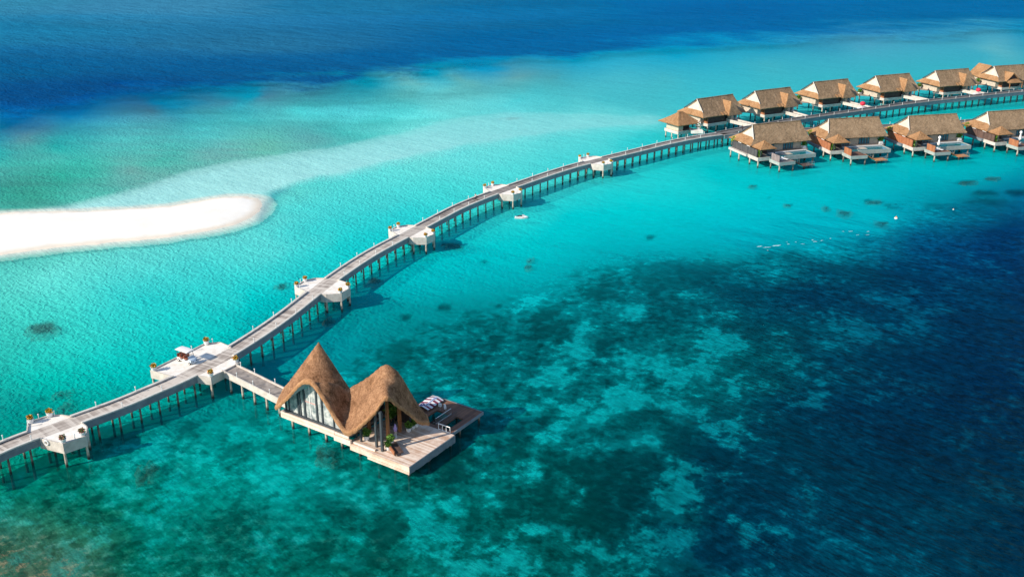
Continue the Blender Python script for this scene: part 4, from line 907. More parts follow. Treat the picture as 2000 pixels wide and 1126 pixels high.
# dock behind the terrace
mb = MB()
for x0,y0,x1,y1 in [(13.8,10.4,17.3,12.2),(15.9,12.2,17.3,14.9),(17.3,10.4,23.4,11.2),(19.9,11.2,21.0,14.9),(22.3,11.2,23.4,14.9),(13.8,14.9,23.35,18.2),(13.8,13.6,15.9,14.9)]:
    mb.box(x0+.01,y0,1.6,x1-.01,y1-.012,1.86)
part('dock', mb, M['brown_deck'])
mb = MB(); mb.box(23.42,10.4,1.45,23.55,18.3,1.90); mb.box(13.8,18.2,1.45,23.42,18.33,1.90); part('dock_edge', mb, M['concrete'])
mb = MB(); mb.box(17.35,11.25,.45,19.85,14.85,.6); mb.box(21.02,11.25,.45,22.28,14.85,.6); part('lower_landing', mb, M['shade_wall'])
for u, v in [(14.5,17.5),(19,17.5),(23,17.8),(23,13),(19,12),(15,13)]:
    MB().tube([(u,v,-6),(u,v,1.6)], .18, 8).build('pile', M['pile'], pav)
def railing(mb, a, b, z0, h=1.0, n=10, r=.025, mids=1):
    a = Vector((*a, z0)); b = Vector((*b, z0)); up = Vector((0,0,h))
    mb.tube([a+up, b+up], r*1.4, 6)
    for k in range(mids): mb.tube([a+up*(k+.15)/(mids+.3), b+up*(k+.15)/(mids+.3)], r, 5)
    for k in range(n+1): p = a.lerp(b, k/n); mb.tube([p, p+up], r, 5)
mb = MB(); railing(mb, (19.95,11.3), (19.95,15.0), 1.88, 1.0, 16); part('railing', mb, M['metal'])
mb = MB(); railing(mb, (21.05,11.3), (21.05,14.9), 1.88, .9, 12, .02); part('railing', mb, M['frame'])
mb = MB(); railing(mb, (21.2,10.33), (23.3,10.33), 1.9, 1.0, 3, .05); part('gate_rail', mb, M['white'])

# loose things at the pavilion
def thing(name, u, v, z, rz, label, cat, group=None): return empty(name, pw(u, v, z), PVA+rz, label=label, cat=cat, group=group)
t = thing('bench', 19.9, 2.1, 1.9, math.radians(-30), 'dark brown slatted bench casting a shadow on the sunny corner of the terrace', 'bench')
MB().box(-1.5,-.5,.42,1.5,.75,.54).build('seat', M['darkbrown_panel'], t)
MB().box(-1.5,-.66,.30,1.5,-.5,.85).build('backrest', M['brown_panel'], t)
for x_, y_ in ((-1.2,-.35),(-1.2,.35),(1.2,-.35),(1.2,.35)): MB().box(x_-.06,y_-.06,0,x_+.06,y_+.06,.42).build('leg', M['darkbrown_panel'], t)
t = thing('sculpture', 17.4, 5.2, 1.9, 0, 'lilac figure-like sculpture on thin white legs beside the brown column', 'sculpture')
MB().lathe([(0,.85),(.22,.95),(.30,1.3),(.27,1.6),(.12,1.8),(.16,1.95),(.1,2.1),(0,2.14)], n=14).build('body', M['lilac'], t, smooth=True)
for x_ in (-.1,.12): MB().tube([(x_,0,0),(x_,.02,.95)], .05, 6).build('leg', M['white'], t)
MB().obox((0,0,.03),(.5,.4,.06)).build('base', M['white'], t)
for u, v, sc_, lb in [(18.9,1.9,.85,'sunny white pot with green plant right beside the tall dark front column'),(18.3,3.1,.95,'white pot with bushy green plant behind the brown bench'),(14.5,2.3,1.0,'white trough of yellow-green leaves between the two low columns left of the terrace'),
                    (17.95,7.5,.9,'nearest of three white pots of dark plants standing in the terrace shade'),(17.95,8.35,.9,'middle of three white pots of dark plants standing in the terrace shade'),(17.95,9.1,.9,'farthest of three white pots of dark plants standing in the terrace shade')]:
    x, y, _ = pw(u, v); put_planter('green', x, y, 1.91, lb, sc_, 'green potted plants on the pavilion terrace')
t = thing('indoor_plant', 14.6, 7.6, 1.9, 0, 'tall bushy green plant growing in the deep shade under the pavilion roof', 'plant')
MB().lathe([(.35,0),(.45,.6),(.38,.6),(0,.55)]).build('pot', M['frame'], t)
MB().tube([(0,0,.5),(.05,0,1.5)], [.07,.04], 6).build('trunk', M['column_brown'], t)
MB().leaves((0,0,2.2),(.8,.8,1.1), 420, .4, (0,), rp).build('crown', M['leaf'], t)
# striped canvas on the dock
M['stripe_w'] = mat('white_canvas', (.70,.70,.72), (.78,.78,.80)); M['stripe_r'] = mat('maroon_canvas', (.16,.02,.05), (.22,.03,.07)); M['blue'] = mat('blue_print', (.03,.09,.35), (.05,.12,.42))
t = thing('striped_awning', 15.4, 15.6, 1.9, math.radians(0), 'red and white striped canvas with a blue printed band lying on the dark dock', 'canvas')
def awn(x, y, dz=0): return (x, y, .25+.32*(1-abs(x)/1.2)+.1*math.sin(y*1.8)+dz)
ml = MB()
for k in range(9):
    y0 = -1.95+k*.44
    ml.grid(lambda a, b: awn(-1.2+2.4*a, y0+.44*b), 9, 3, k % 2)
ml.build('canvas', [M['stripe_w'], M['stripe_r']], t)
mb = MB(); mb.grid(lambda a, b: awn(-.02+.36*a, -1.3+3.0*b, .02), 3, 12); mb.build('printed_band', M['stripe_w'], t)
mb = MB()
for k in range(9):
    yk = -1.15+k*.3; mb.tube([awn(.05, yk, .04), awn(.26, yk+.05, .04), awn(.10, yk+.14, .04), awn(.27, yk+.2, .04)], .03, 5)
mb.build('blue_lettering', M['blue'], t)
mb = torus(.30,.07, axis='Z', c=awn(-.3,-1.35,.08)); mb.build('emblem_ring', M['blue'], t)
for x_, y_ in ((-1.15,-1.9),(1.15,-1.9),(-1.15,1.9),(1.15,1.9)): MB().tube([(x_,y_,0),(x_,y_,.33)], .04, 6).build('foot', M['metal'], t)
t = thing('life_ring_stand', 18.9, 14.95, 1.86, math.radians(-35), 'round white life ring on its post at the edge of the dark dock', 'life ring')
MB().tube([(0,.08,0),(0,.08,1.3)], .05, 6).build('post', M['metal'], t)
torus(.36, .10, c=(0,-.05,1.0)).build('ring', M['white'], t)
t = thing('supply_box', 17.9, 14.95, 1.86, 0, 'small white box on a post left of the life ring on the dock', 'box')
MB().tube([(0,0,0),(0,0,.8)], .04, 6).build('post', M['metal'], t); MB().obox((0,0,1.0),(.45,.3,.45)).build('case', M['white'], t)

# ------------------------------------------------------------------ villas
rv = random.Random(11)
def dutch_roof(v, L0, Lg, Lr, R, v0, v1, z0, zg, z1, seed, mt='thatch', skirt='thatch_gold', flare=.35):
    """ridge along local x. L0 eave, Lg gable foot, Lr ridge end on the left; R right gable; v0/v1 front and back eaves"""
    rg = random.Random(seed); vm = (v0+v1)/2
    def prof(t): return z0+(z1-z0)*(.80*t+.20*t*t)
    tg = next(t/200 for t in range(201) if prof(t/200) >= zg)
    def lx(t): return L0+(Lg-L0)*t/tg if t < tg else Lg+(Lr-Lg)*(t-tg)/(1-tg)
    mb = MB(); nu, nt_ = 26, 12
    J = {}
    def F(a, b, side):
        t = b; x = lx(t)*(1-a)+(R+flare*(1-t)**2)*a
        y = v0+(vm-v0)*t if side < 0 else v1+(vm-v1)*t
        key = (round(a*100), round(b*100), side if b < 1 else 0)
        if key not in J: J[key] = (rg.uniform(-.05,.05), rg.uniform(-.05,.05))
        j = J[key]; k = 1 if b < .95 else .3
        return (x, y, prof(t)+j[0]*k+(j[1] if b == 0 else 0))
    mb.grid(lambda a, b: F(a, b, -1), nu, nt_)
    mb2 = MB(); mb2.grid(lambda a, b: F(1-a, b, 1), nu, nt_)
    mb.add(mb2.v, mb2.f)
    # left skirt below the gable
    ms = MB()
    def G(a, b):
        t = tg*b; x = lx(t); ya = v0+(vm-v0)*t; yb = v1+(vm-v1)*t
        return (x, ya*a+yb*(1-a), prof(t)+(rg.uniform(-.05,.05) if 0 < a < 1 else 0))
    ms.grid(G, 16, 5)
    o = mb.build('roof', M[mt], v); md = o.modifiers.new('thickness', 'SOLIDIFY'); md.thickness = .32; md.offset = -1
    s_ = ms.build('skirt_roof', M[skirt], v); md = s_.modifiers.new('thickness', 'SOLIDIFY'); md.thickness = .30; md.offset = -1  # left-facing skirt coloured lighter, as sunlit thatch
    g = MB(); g.add([(Lg+.15, v0+(vm-v0)*tg+.15, zg-.1),(Lg+.15, v1+(vm-v1)*tg-.15, zg-.1),(Lr+.25, vm, z1-.25)], [(0,1,2)])
    g.build('gable_panel', M['gable'], v)
    g = MB(); g.add([(R-.3, v0+1.2, z0+.5),(R-.3, v1-1.2, z0+.5),(R-.3, vm, z1-.4)], [(0,1,2)]); g.build('gable_panel', M['gable'], v)
    g = MB(); 
    ya, yb = v0+(vm-v0)*tg*.8, v1+(vm-v1)*tg*.8
    g.tube([(lx(tg*.8)-.02, ya, prof(tg*.8)+.14),(Lr-.12, vm, z1+.08)], .14, 6); g.build('barge_board', M['kerb'], v)
    g = MB(); g.tube([(Lr-.12, vm, z1+.08),(lx(tg*.8)-.02, yb, prof(tg*.8)+.14)], .15, 6); g.build('barge_board', M['frame'], v)
    g = MB(); g.tube([(Lr-.2, vm, z1+.06)]+[(Lr+(R-Lr)*k/8, vm, z1+.06+rg.uniform(-.03,.03)) for k in range(1,9)], .17, 6); g.build('ridge_cap', M[mt], o)
def hip_roof(v, c, hx, hy, z0, z1, ridge=0, mt='thatch_gold', nm='hip_roof', rz=0):
    rg = random.Random(5); mb = MB(); c_, s_ = math.cos(rz), math.sin(rz)
    def T(x, y, z): return (c[0]+x*c_-y*s_, c[1]+x*s_+y*c_, z)
    cor = [(-hx,-hy),(hx,-hy),(hx,hy),(-hx,hy)]; tops = [(-ridge,0),(ridge,0),(ridge,0),(-ridge,0)]
    for k in range(4):
        a, b = cor[k], cor[(k+1)%4]; ta, tb = tops[k], tops[(k+1)%4]
        def G(p, t, a=a, b=b, ta=ta, tb=tb):
            x = (a[0]*(1-p)+b[0]*p)*(1-t)+(ta[0]*(1-p)+tb[0]*p)*t; y = (a[1]*(1-p)+b[1]*p)*(1-t)+(ta[1]*(1-p)+tb[1]*p)*t
            z = z0+(z1-z0)*(.8*t+.2*t*t)+(rg.uniform(-.05,.05) if 0 < p < 1 and 0 < t < 1 else 0); return T(x, y, z)
        mb.grid(G, 9, 6)
    o = mb.build(nm, M[mt], v); md = o.modifiers.new('thickness', 'SOLIDIFY'); md.thickness = .28; md.offset = -1
    return o
def windows(v, u0, u1, y, z0, z1, n, mt='glass_blue'):
    w = (u1-u0)/n
    for k in range(n):
        f = MB(); a, b = u0+k*w+.06, u0+(k+1)*w-.06
        f.box(a,y-.10,z0,a+.09,y+.06,z1); f.box(b-.09,y-.10,z0,b,y+.06,z1); f.box(a+.09,y-.10,z1-.09,b-.09,y+.06,z1); f.box(a+.09,y-.10,z0,b-.09,y+.06,z0+.09)
        fo = f.build('window', M['frame'], v); MB().box(a+.09,y-.05,z0+.09,b-.09,y-.01,z1-.09).build('pane', M[mt], fo)
def lounger(x, y, z, rz, label):
    t = empty('sun_lounger', (x, y, z), rz, label=label, cat='sun lounger', group='white sun loungers on the villa sundecks')
    MB().box(-1.0,-.36,.25,.35,.36,.36).build('mattress', M['white'], t)
    m = MB(); m.add([(.35,-.36,.36),(.35,.36,.36),(1.0,.36,.75),(1.0,-.36,.75),(.35,-.36,.25),(.35,.36,.25),(1.05,.36,.64),(1.05,-.36,.64)], [(0,3,2,1),(4,5,6,7),(0,1,5,4),(2,3,7,6),(1,2,6,5),(3,0,4,7)]); m.build('backrest', M['white'], t)
    for a in (-.85,.55):
        for b in (-.3,.3): MB().box(a-.04,b-.04,0,a+.04,b+.04,.25).build('leg', M['metal'], t)
def local_to_world(O, rz, u, v): return (O[0]+u*math.cos(rz)-v*math.sin(rz), O[1]+u*math.sin(rz)+v*math.cos(rz))

def front_villa(px, deg, panel, who, label, seed, umb=False, nlng=2, light_side=True):
    O = P(px[0], px[1], 3.0); rz = math.radians(deg)
    v = empty('water_villa', (O[0], O[1], 0), rz, label=label, cat='villa', group='thatched villas of the front row')
    W = lambda u, w: local_to_world(O, rz, u, w)
    B = lambda nm, mb, mt, par=None: mb.build(nm, M[mt] if isinstance(mt, str) else mt, par or v)
    d = MB().prism([(0,0),(4,-.1),(4.2,3.2),(18.7,3.2),(20.6,5.2),(20.6,14.5),(.2,14.5),(0,13.5)], 2.6, 3.0)
    B('deck', d, 'floor_in')
    s_ = MB(); s_.box(0,-.16,2.05,4.1,-.02,3.05); s_.box(-.16,-.16,2.05,-.02,5,3.05); B('deck_fascia', s_, 'platform_side')
    s_ = MB(); s_.box(-.9,5,2.35,-.02,14.4,3.0); B('side_walkway', s_, 'platform_side' if light_side else 'concrete')
    dutch_roof(v, 0, 2.6, 4.0, 20.6, 4.3, 16.2, 5.55, 7.1, 10.1, seed)
    hip_roof(v, (3.2,2.35), 2.75, 2.6, 5.35, 7.45, nm='corner_hip_roof')
    b_ = MB(); b_.box(2.2,6.0,3.0,18.6,14.4,5.9); B('wall', b_, 'cream')
    windows(v, 6.2, 9.2, 5.98, 3.1, 5.3, 2); windows(v, 12.2, 15.8, 5.98, 3.1, 5.3, 4)
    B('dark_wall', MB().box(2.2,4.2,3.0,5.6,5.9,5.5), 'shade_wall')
    for u, w in ((.9,.2),(5.5,.3),(.9,4.6)): B('post', MB().box(u-.1,w-.1,3,u+.1,w+.1,5.5), 'frame')
    p = MB(); p.box(-.05,.6,3.0,.10,13.6,5.15); B('privacy_wall', p, panel); 
    p = MB(); p.box(-.12,13.6,3.0,1.9,13.75,5.0); B('privacy_wall', p, panel)
    for w_ in (5.0, 9.6): B('rooflight_box', MB().box(.15,w_,5.15,.7,w_+1.5,5.3), 'white')
    # pool
    q_ = MB(); q_.box(8.2,-1.25,1.95,18.5,-.95,3.05); q_.box(18.5,-1.25,1.95,18.8,3.4,3.05); q_.box(4.2,-.95,1.95,18.5,3.2,2.3); B('pool_basin', q_, 'pool_side')
    B('pool_water', MB().box(4.25,-.94,2.32,18.48,3.18,2.88), 'pool_water')
    q_ = MB(); q_.box(5.6,3.22,2.8,18.6,3.7,3.16); B('pool_ledge', q_, 'white')
    if not umb: B('pool_step', MB().box(9.0,.6,2.5,12.2,2.6,2.98), 'cream')
    # sundeck
    q_ = MB(); q_.box(3.1,-6.2,2.55,8.2,-1.3,2.8); sd = B('sundeck', q_, 'brown_deck' if light_side is False or umb else 'floor_in')
    q_ = MB(); q_.box(2.95,-6.35,1.95,8.3,-6.21,2.88); q_.box(2.95,-6.2,1.95,3.09,-1.3,2.88); B('fascia', q_, 'pool_side', sd)
    q_ = MB(); q_.box(3.15,-5.9,2.8,3.27,-1.9,4.7); B('privacy_screen', q_, 'brown_panel' if panel.startswith('brown') else ('brown_panel' if panel == 'darkbrown_panel' else 'grey_screen'), sd)
    st = MB()
    for k in range(6): st.box(8.35+k*.5,-5.2,2.6-k*.28,8.85+k*.5,-4.0,2.68-k*.28)
    st.box(11.4,-5.9,.9,15.2,-3.2,1.05)
    B('landing_stairs', st, 'orange_deck' if umb or panel.startswith('brown') else 'darkbrown_panel')
    rl = MB(); railing(rl, (8.4,-3.95), (11.2,-3.95), 1.9, 1.1, 5, .03); B('railing', rl, 'metal'); rl = MB(); railing(rl, (12.6,-5.85), (15.1,-5.85), 1.05, 1.0, 5, .03); B('railing', rl, 'metal')
    for w_ in (-4.9, -4.3): B('ladder_rail', MB().tube([(15.25,w_,2.0),(15.35,w_,-.8)], .04, 5), 'metal')
    for u, w, m_ in [(.35,.3,'pile_white'),(.35,4.6,'pile_white'),(-.4,9.2,'pile_white' if light_side else 'pile'),(-.4,13.8,'pile_white' if light_side else 'pile'),(3.4,-5.9,'pile_white'),(7.9,-5.9,'pile'),(3.4,-1.6,'pile'),(8.6,-.8,'pile'),(13.5,-.8,'pile'),(18.2,-.8,'pile'),(18.2,3,'pile'),(20.2,6,'pile'),(20.2,11,'pile'),(20.2,14.2,'pile'),(5,6,'pile'),(10,6,'pile'),(15,6,'pile'),(5,12,'pile'),(10,12,'pile'),(15,12,'pile'),(12,-5.5,'pile'),(14.8,-3.6,'pile')]:
        top = 1.0 if u in (12, 14.8) else 2.5
        B('pile', MB().tube([(u,w,-2.4),(u,w,top)], [.24,.20], 8), m_)
    # plants
    t = empty('potted_plant', (*W(19.3,5.6), 3.0), rz, label=f'bushy green plant in a white pot at the right end of the {who}', cat='plant', group='green plants on the villa decks')
    MB().box(-.6,-.6,0,.6,.6,.8).build('pot', M['white'], t); MB().leaves((0,0,1.35),(.75,.75,.7), 260, .45, (0,), rv).build('foliage', M['leaf'], t)
    t = empty('shrub', (*W(.9,.9), 3.0), rz, label=f'green shrub behind the front corner of the privacy wall of the {who}', cat='shrub', group='green plants on the villa decks')
    MB().leaves((0,0,.9),(.65,.65,1.0), 240, .4, (0,), rv).build('foliage', M['leaf'], t); MB().tube([(0,0,0),(0,0,.6)], .06, 6).build('stem', M['column_brown'], t)
    t = empty('shrub', (*W(.6,14.0), 3.0), rz, label=f'yellow-green shrub at the rear left corner of the {who}', cat='shrub', group='green plants on the villa decks')
    MB().leaves((0,0,2.2),(.7,1.0,.9), 260, .45, (0,1), rv).build('foliage', [M['leaf_yellow'], M['leaf']], t); MB().tube([(0,0,0),(0,0,1.8)], .07, 6).build('stem', M['column_brown'], t)
    for k in range(nlng):
        lounger(*W(5.0+1.5*k, -3.4-.25*k), 2.8, rz+math.radians(115), f'{"left" if k == 0 else "right"} white sun lounger on the sundeck of the {who}')
    if umb:
        t = empty('umbrella', (*W(7.2,-1.7), 2.8), rz, label=f'closed white parasol standing on the sundeck of the {who}', cat='umbrella', group='closed white parasols')
        MB().tube([(0,0,0),(0,0,3.6)], .06, 6).build('pole', M['metal'], t)
        MB().lathe([(.0,1.0),(.38,1.0),(.42,1.5),(.26,2.4),(.2,2.9),(.42,3.2),(.36,3.6),(.1,3.8),(0,3.85)], n=10).build('canopy', M['curtainwhite'], t, smooth=True)
        MB().lathe([(.45,0),(.45,.12),(0,.12)], n=10).build('base', M['white'], t)
    return v
M['grey_screen'] = plank_mat('grey_brown_screen_boards', (.16,.12,.12), (.30,.23,.22), axis=1, width=.3, gap=.5)
front_villa((1420+620/10.24, 225+855/10.24), 20, 'dark_panel', 'first front-row villa', 'front-row villa with charcoal side wall, leftmost of the front row beside the fork', 21, nlng=2)
front_villa((1400+1310/5.882, 200+560/5.882), 12, 'brown_panel', 'second front-row villa', 'front-row villa with orange-brown side wall and no parasol, second from the left', 22, nlng=0, light_side=False)
front_villa((1730+575/10.72, 215+790/10.72), 13, 'brown_panel', 'third front-row villa', 'front-row villa with orange-brown side wall and a closed white parasol', 23, umb=True, nlng=2, light_side=False)
front_villa((1880+685/10.72, 205+790/10.72), 15, 'darkbrown_panel', 'rightmost front-row villa', 'front-row villa with dark brown side wall cut off by the right edge', 24, umb=True, nlng=1, light_side=False)

def back_villa(px, deg, who, label, seed, entry_gable=False, parasol=False):
    O = P(px[0], px[1], 3.0); rz = math.radians(deg)
    v = empty('water_villa', (O[0], O[1], 0), rz, label=label, cat='villa', group='thatched villas of the back row')
    W = lambda u, w: local_to_world(O, rz, u, w)
    B = lambda nm, mb, mt, par=None: mb.build(nm, M[mt], par or v)
    R = 15.6 if not entry_gable else 22
    B('deck', MB().prism([(0,0),(8.3,0),(8.3,1.0),(R,1.0),(R,12),(-3.4,12),(-3.4,9.4),(0,5.4)], 2.6, 3.0), 'floor_in')
    q_ = MB(); q_.box(-.1,-.16,2.1,8.4,-.02,3.05); q_.box(-.16,-.02,2.1,-.02,5.5,3.05); B('deck_fascia', q_, 'platform_side')
    q_ = MB(); q_.box(-3.7,9.2,2.4,-3.42,13,3.5); q_.box(-3.4,13,2.4,3,13.2,3.5); B('terrace_wall', q_, 'cream')
    dutch_roof(v, -3.0, -1.3, -.3, R, -.9, 12.1, 5.5, 7.0, 10.2, seed, mt='thatch')
    B('wall', MB().box(-1.6,2.0,3.0,.6,10.8,5.7), 'cream'); B('wall', MB().box(10.2,1.6,3.0,R-1.2,10.6,5.7), 'cream')
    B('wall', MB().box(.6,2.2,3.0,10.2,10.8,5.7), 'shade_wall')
    B('privacy_wall', MB().box(.2,.3,3.0,7.6,.45,5.3), 'shade_wall'); B('privacy_wall', MB().box(.05,.3,3.0,.19,2.0,5.3), 'brown_panel')
    B('door', MB().box(9.0,2.05,3.0,10.0,2.18,5.2), 'frame')
    windows(v, 11.6, 13.6, 1.58, 3.2, 5.0, 2)
    if entry_gable:
        m_ = MB(); m_.grid(lambda a, b: (.4+3.3*b, (-1.5+5.0*a)*(1-b)+(-1.3+7.5*a)*b, 5.4+3.0*b), 7, 7); m_.grid(lambda a, b: (7.2-3.5*b, (-1.5+5.0*a)*(1-b)+(-1.3+7.5*a)*b, 5.4+3.0*b), 7, 7)
        o = m_.build('entrance_gable_roof', M['thatch_gold'], v); md = o.modifiers.new('thickness','SOLIDIFY'); md.thickness = .3
        m_ = MB(); m_.grid(lambda a, b: (.6+6.6*a if b < .5 else .6+6.6*a, -3.0+1.9*b, 5.1+1.2*b-.9*abs(2*a-1)**3*b), 9, 5)
        o = m_.build('porch_roof', M['thatch_gold'], v); md = o.modifiers.new('thickness','SOLIDIFY'); md.thickness = .25
        m_ = MB(); m_.add([(1.4,-1.0,6.0),(6.2,-1.0,6.0),(3.7,-1.0,8.1)], [(0,1,2)]); m_.build('gable_shade', M['shade_wall'], v)  # dark sheet paints the shade inside the open gable
        m_ = MB(); m_.grid(lambda a, b: (-2.4+4.8*b, 9.5+7*a, 5.5+4.1*b), 7, 7); m_.grid(lambda a, b: (7.2-4.8*b, 9.5+7*a, 5.5+4.1*b), 7, 7)
        o = m_.build('rear_wing_roof', M['thatch_gold'], v); md = o.modifiers.new('thickness','SOLIDIFY'); md.thickness = .3
        B('wall', MB().box(-1.2,12.2,3.0,6,16,5.6), 'cream')
        for u in (.9,6.8): B('post', MB().box(u-.12,-2.9,3,u+.12,-2.66,5.2), 'column_brown')
    else:
        rg = random.Random(seed+7); jt = lambda: rg.uniform(-.04,.04)
        m_ = MB(); m_.grid(lambda a, b: (7.2+3.1*b**.9, (-2.0+5.2*a)*(1-b)+(.4+5.2*a)*b, 5.15+4.0*b+(jt() if 0 < a < 1 else 0)), 8, 8)
        o = m_.build('entrance_wing_roof', M['thatch_gold'], v); md = o.modifiers.new('thickness','SOLIDIFY'); md.thickness = .3  # left slope's sunlight is painted in by the golden thatch
        m_ = MB(); m_.grid(lambda a, b: ((7.2+5.8*a)*(1-b)+10.3*b, -2.0+2.4*b, 5.15+4.0*b**.9+(jt() if 0 < a < 1 else 0)), 8, 8)
        m_.grid(lambda a, b: (13.0-2.7*b, (-2.0+4.8*a)*(1-b)+(.4+5.2*a)*b, 5.15+4.0*b), 6, 8)
        o = m_.build('entrance_wing_roof', M['thatch'], v); md = o.modifiers.new('thickness','SOLIDIFY'); md.thickness = .3; md.offset = 0
        m_ = MB(); m_.grid(lambda a, b: (5.2+2.2*a, -1.35+1.4*b, 5.45+.75*b+.1*math.sin(a*9)), 6, 4)
        o = m_.build('patched_thatch', M['thatch_gold'], v); md = o.modifiers.new('thickness','SOLIDIFY'); md.thickness = .2; md.offset = 1
        B('entrance_pillar', MB().box(9.3,-1.0,3.0,10.3,-.2,5.2), 'cream'); B('entrance_pillar', MB().box(11.7,-.9,3.0,12.0,-.2,5.0), 'white')
    # short access bridge down to the boardwalk
    fx, fy = W(9.8, .6); s_ = PU.near((fx, fy)); (bx, by), _ = PU.at(s_, HW_+.1)
    a = Vector((fx, fy, 0)); b = Vector((bx, by, 0)); d = b-a; L_ = d.length; ang = math.atan2(d.y, d.x)-rz
    inv = lambda p: ((p[0]-O[0])*math.cos(rz)+(p[1]-O[1])*math.sin(rz), -(p[0]-O[0])*math.sin(rz)+(p[1]-O[1])*math.cos(rz))
    ml = inv(((a+b)/2)[:2]); m_ = MB(); m_.obox((ml[0], ml[1], 3.1), (L_+.3, 2.3, .25), ang); B('access_bridge', m_, 'kerb_grey')
    for s2 in (-1.15, 1.15):
        c2 = (ml[0]-math.sin(ang)*s2, ml[1]+math.cos(ang)*s2); m_ = MB(); m_.obox((*c2, 3.15), (L_+.2, .2, 1.1), ang); B('bridge_side', m_, 'platform_side')
    for u, w in [(.3,.3),(4,.3),(8,.3),(.3,5),(-3,9.6),(-3,12),(4,5),(9,5),(13,1.4),(R-.3,1.4),(R-.3,6),(R-.3,11.6),(4,11.6),(9,11.6),(9,8)]:
        B('pile', MB().tube([(u,w,-2.4),(u,w,2.6)], [.24,.20], 8), 'pile_white' if w < 1 and u < 5 else 'pile')
    if not parasol is None:
        t = empty('potted_plant', (*W(-2.9,9.9), 3.0), rz, label=f'green plant in a white pot at the left end of the {who}', cat='plant', group='green plants on the villa decks')
        MB().box(-.5,-.5,0,.5,.5,.7).build('pot', M['white'], t); MB().leaves((0,0,1.3),(.7,.7,.7), 240, .45, (0,), rv).build('foliage', M['leaf'], t)
    return v
BV = [((1382.5,242.2), 32, 'first back-row villa'), ((1493.5,225), 28, 'second back-row villa'), ((1606.6,205.4), 25, 'third back-row villa'), ((1726.6,192.2), 22, 'fourth back-row villa'), ((1842.7,180.8), 20, 'fifth back-row villa')]
BL = ['back-row villa at the left end of its row, partly behind the small hipped hut', 'second thatched villa from the left in the back row', 'back-row villa just left of the nearer red parasol', 'back-row villa just right of the nearer red parasol', 'back-row villa just left of the farther red parasol']
for k, (p_, a_, w_) in enumerate(BV): back_villa(p_, a_, w_, BL[k], 31+k)
back_villa((1957,171), 18, 'largest back-row villa', 'large back-row villa with a gabled entrance porch at the right edge', 40, entry_gable=True)
# hipped hut at the left end of the back row
O = P(1382.5, 242.2, 3.0); rz = math.radians(32); HO = local_to_world(O, rz, -15.6, -3.5)
hut = empty('hut', (HO[0], HO[1], 0), rz, label='small hut with a hipped orange-brown thatch roof at the start of the back row', cat='hut')
Bh = lambda nm, mb, mt: mb.build(nm, M[mt], hut)
hip_roof(hut, (3.2,3.2), 4.9, 5.0, 5.35, 8.6, ridge=.8, mt='thatch_gold', nm='roof')
Bh('deck', MB().box(0,0,2.55,7.2,6.6,3.0), 'floor_in')
q_ = MB(); q_.box(-.16,-.14,2.1,7.3,-.02,3.05); q_.box(-.16,-.02,2.1,-.02,6.6,3.05); Bh('deck_fascia', q_, 'platform_side')
Bh('wall', MB().box(.3,.4,3.0,2.2,6.2,5.6), 'cream'); Bh('wall', MB().box(2.2,2.4,3.0,6.6,6.2,5.6), 'shade_wall')
Bh('door', MB().box(2.6,2.25,3.0,3.5,2.38,5.1), 'frame')
for u, w in [(.3,.3),(.3,3.4),(.3,6.3),(6.8,.3),(6.8,6.3),(3.6,.3)]: Bh('pile', MB().tube([(u,w,-2.4),(u,w,2.6)], [.22,.2], 8), 'pile_white')
s_ = PU.near(local_to_world(HO, rz, 5, -1)); 
mb = MB(); mb.obox((5.8,-1.9,2.9),(3.8,3.4,.9), math.radians(-30)); Bh('landing', mb, 'platform')
t = empty('planter_group', (*local_to_world(HO, rz, 6.9,-1.6), 3.35), rz, label='white planter of pale flowering plants on the landing of the small hut', cat='planter')
MB().lathe([(.5,0),(.65,.6),(.6,.6),(0,.5)]).build('pot', M['white'], t); MB().leaves((0,0,1.3),(.9,.9,.9), 220, .5, (0,0,0,1), rv).build('foliage', [M['curtainwhite'], M['leaf']], t)
# red parasols beside the rear boardwalk
for px_, lb in [((1680,209),'nearer of the two round red parasols, between the third and fourth back-row villas'), ((1915.5,184),'farther of the two round red parasols, just left of the gabled back-row villa')]:
    a_ = PU.near(P(*px_, DZ)); (x, y), r_ = PU.at(a_, HW_+1.3)
    t = empty('red_parasol', (x, y, DZ-.2), r_, label=lb, cat='parasol', group='round red parasols by the rear boardwalk')
    MB().box(-1.5,-.9,0,1.5,.9,.35).build('base', M['white'], t); MB().tube([(0,0,.35),(0,0,2.0)], .07, 6).build('pole', M['metal'], t)
    MB().lathe([(.2,.95),(.75,1.15),(.95,1.55),(.85,2.0),(.5,2.3),(0,2.42)], n=14).build('canopy', M['red'], t, smooth=True)

# ------------------------------------------------------------------ buggy, cyclist, watercraft, buoys, foam, coral heads
bx, by = P(367, 706, DZ); bug = empty('golf_buggy', (bx, by, DZ+.015), math.atan2(P(378,710,DZ)[1]-P(357,703,DZ)[1], P(378,710,DZ)[0]-P(357,703,DZ)[0]), label='white roofed electric buggy with red-brown seats parked on the lay-by', cat='golf buggy')
Q = lambda nm, mb, mt, par=bug, **k: mb.build(nm, M[mt], par, **k)
m_ = MB(); m_.box(-1.75,-.62,.28,1.0,.62,.42); m_.box(-1.75,-.66,.42,-1.0,.66,.72); m_.box(-.35,-.66,.42,.0,.66,.66); Q('body', m_, 'white')
m_ = MB(); m_.grid(lambda a, b: (.85+.95*math.sin(a*1.5708)*(1-.12*(2*b-1)**2), (-.62+1.24*b)*(1-.22*a), .98-.55*a**2.2+.0*b), 8, 9)
m_.grid(lambda a, b: (.85+.95*(1-.12*(2*b-1)**2)*1.0*(1 if a < .5 else .9), (-.62+1.24*b)*.80, .44-.2*a), 3, 9)
m_.box(.85,-.60,.30,1.45,.60,.80); Q('front_cowl', m_, 'cartblue')
Q('windshield_panel', MB().box(.86,-.55,.98,.90,.55,1.30), 'cartblue')
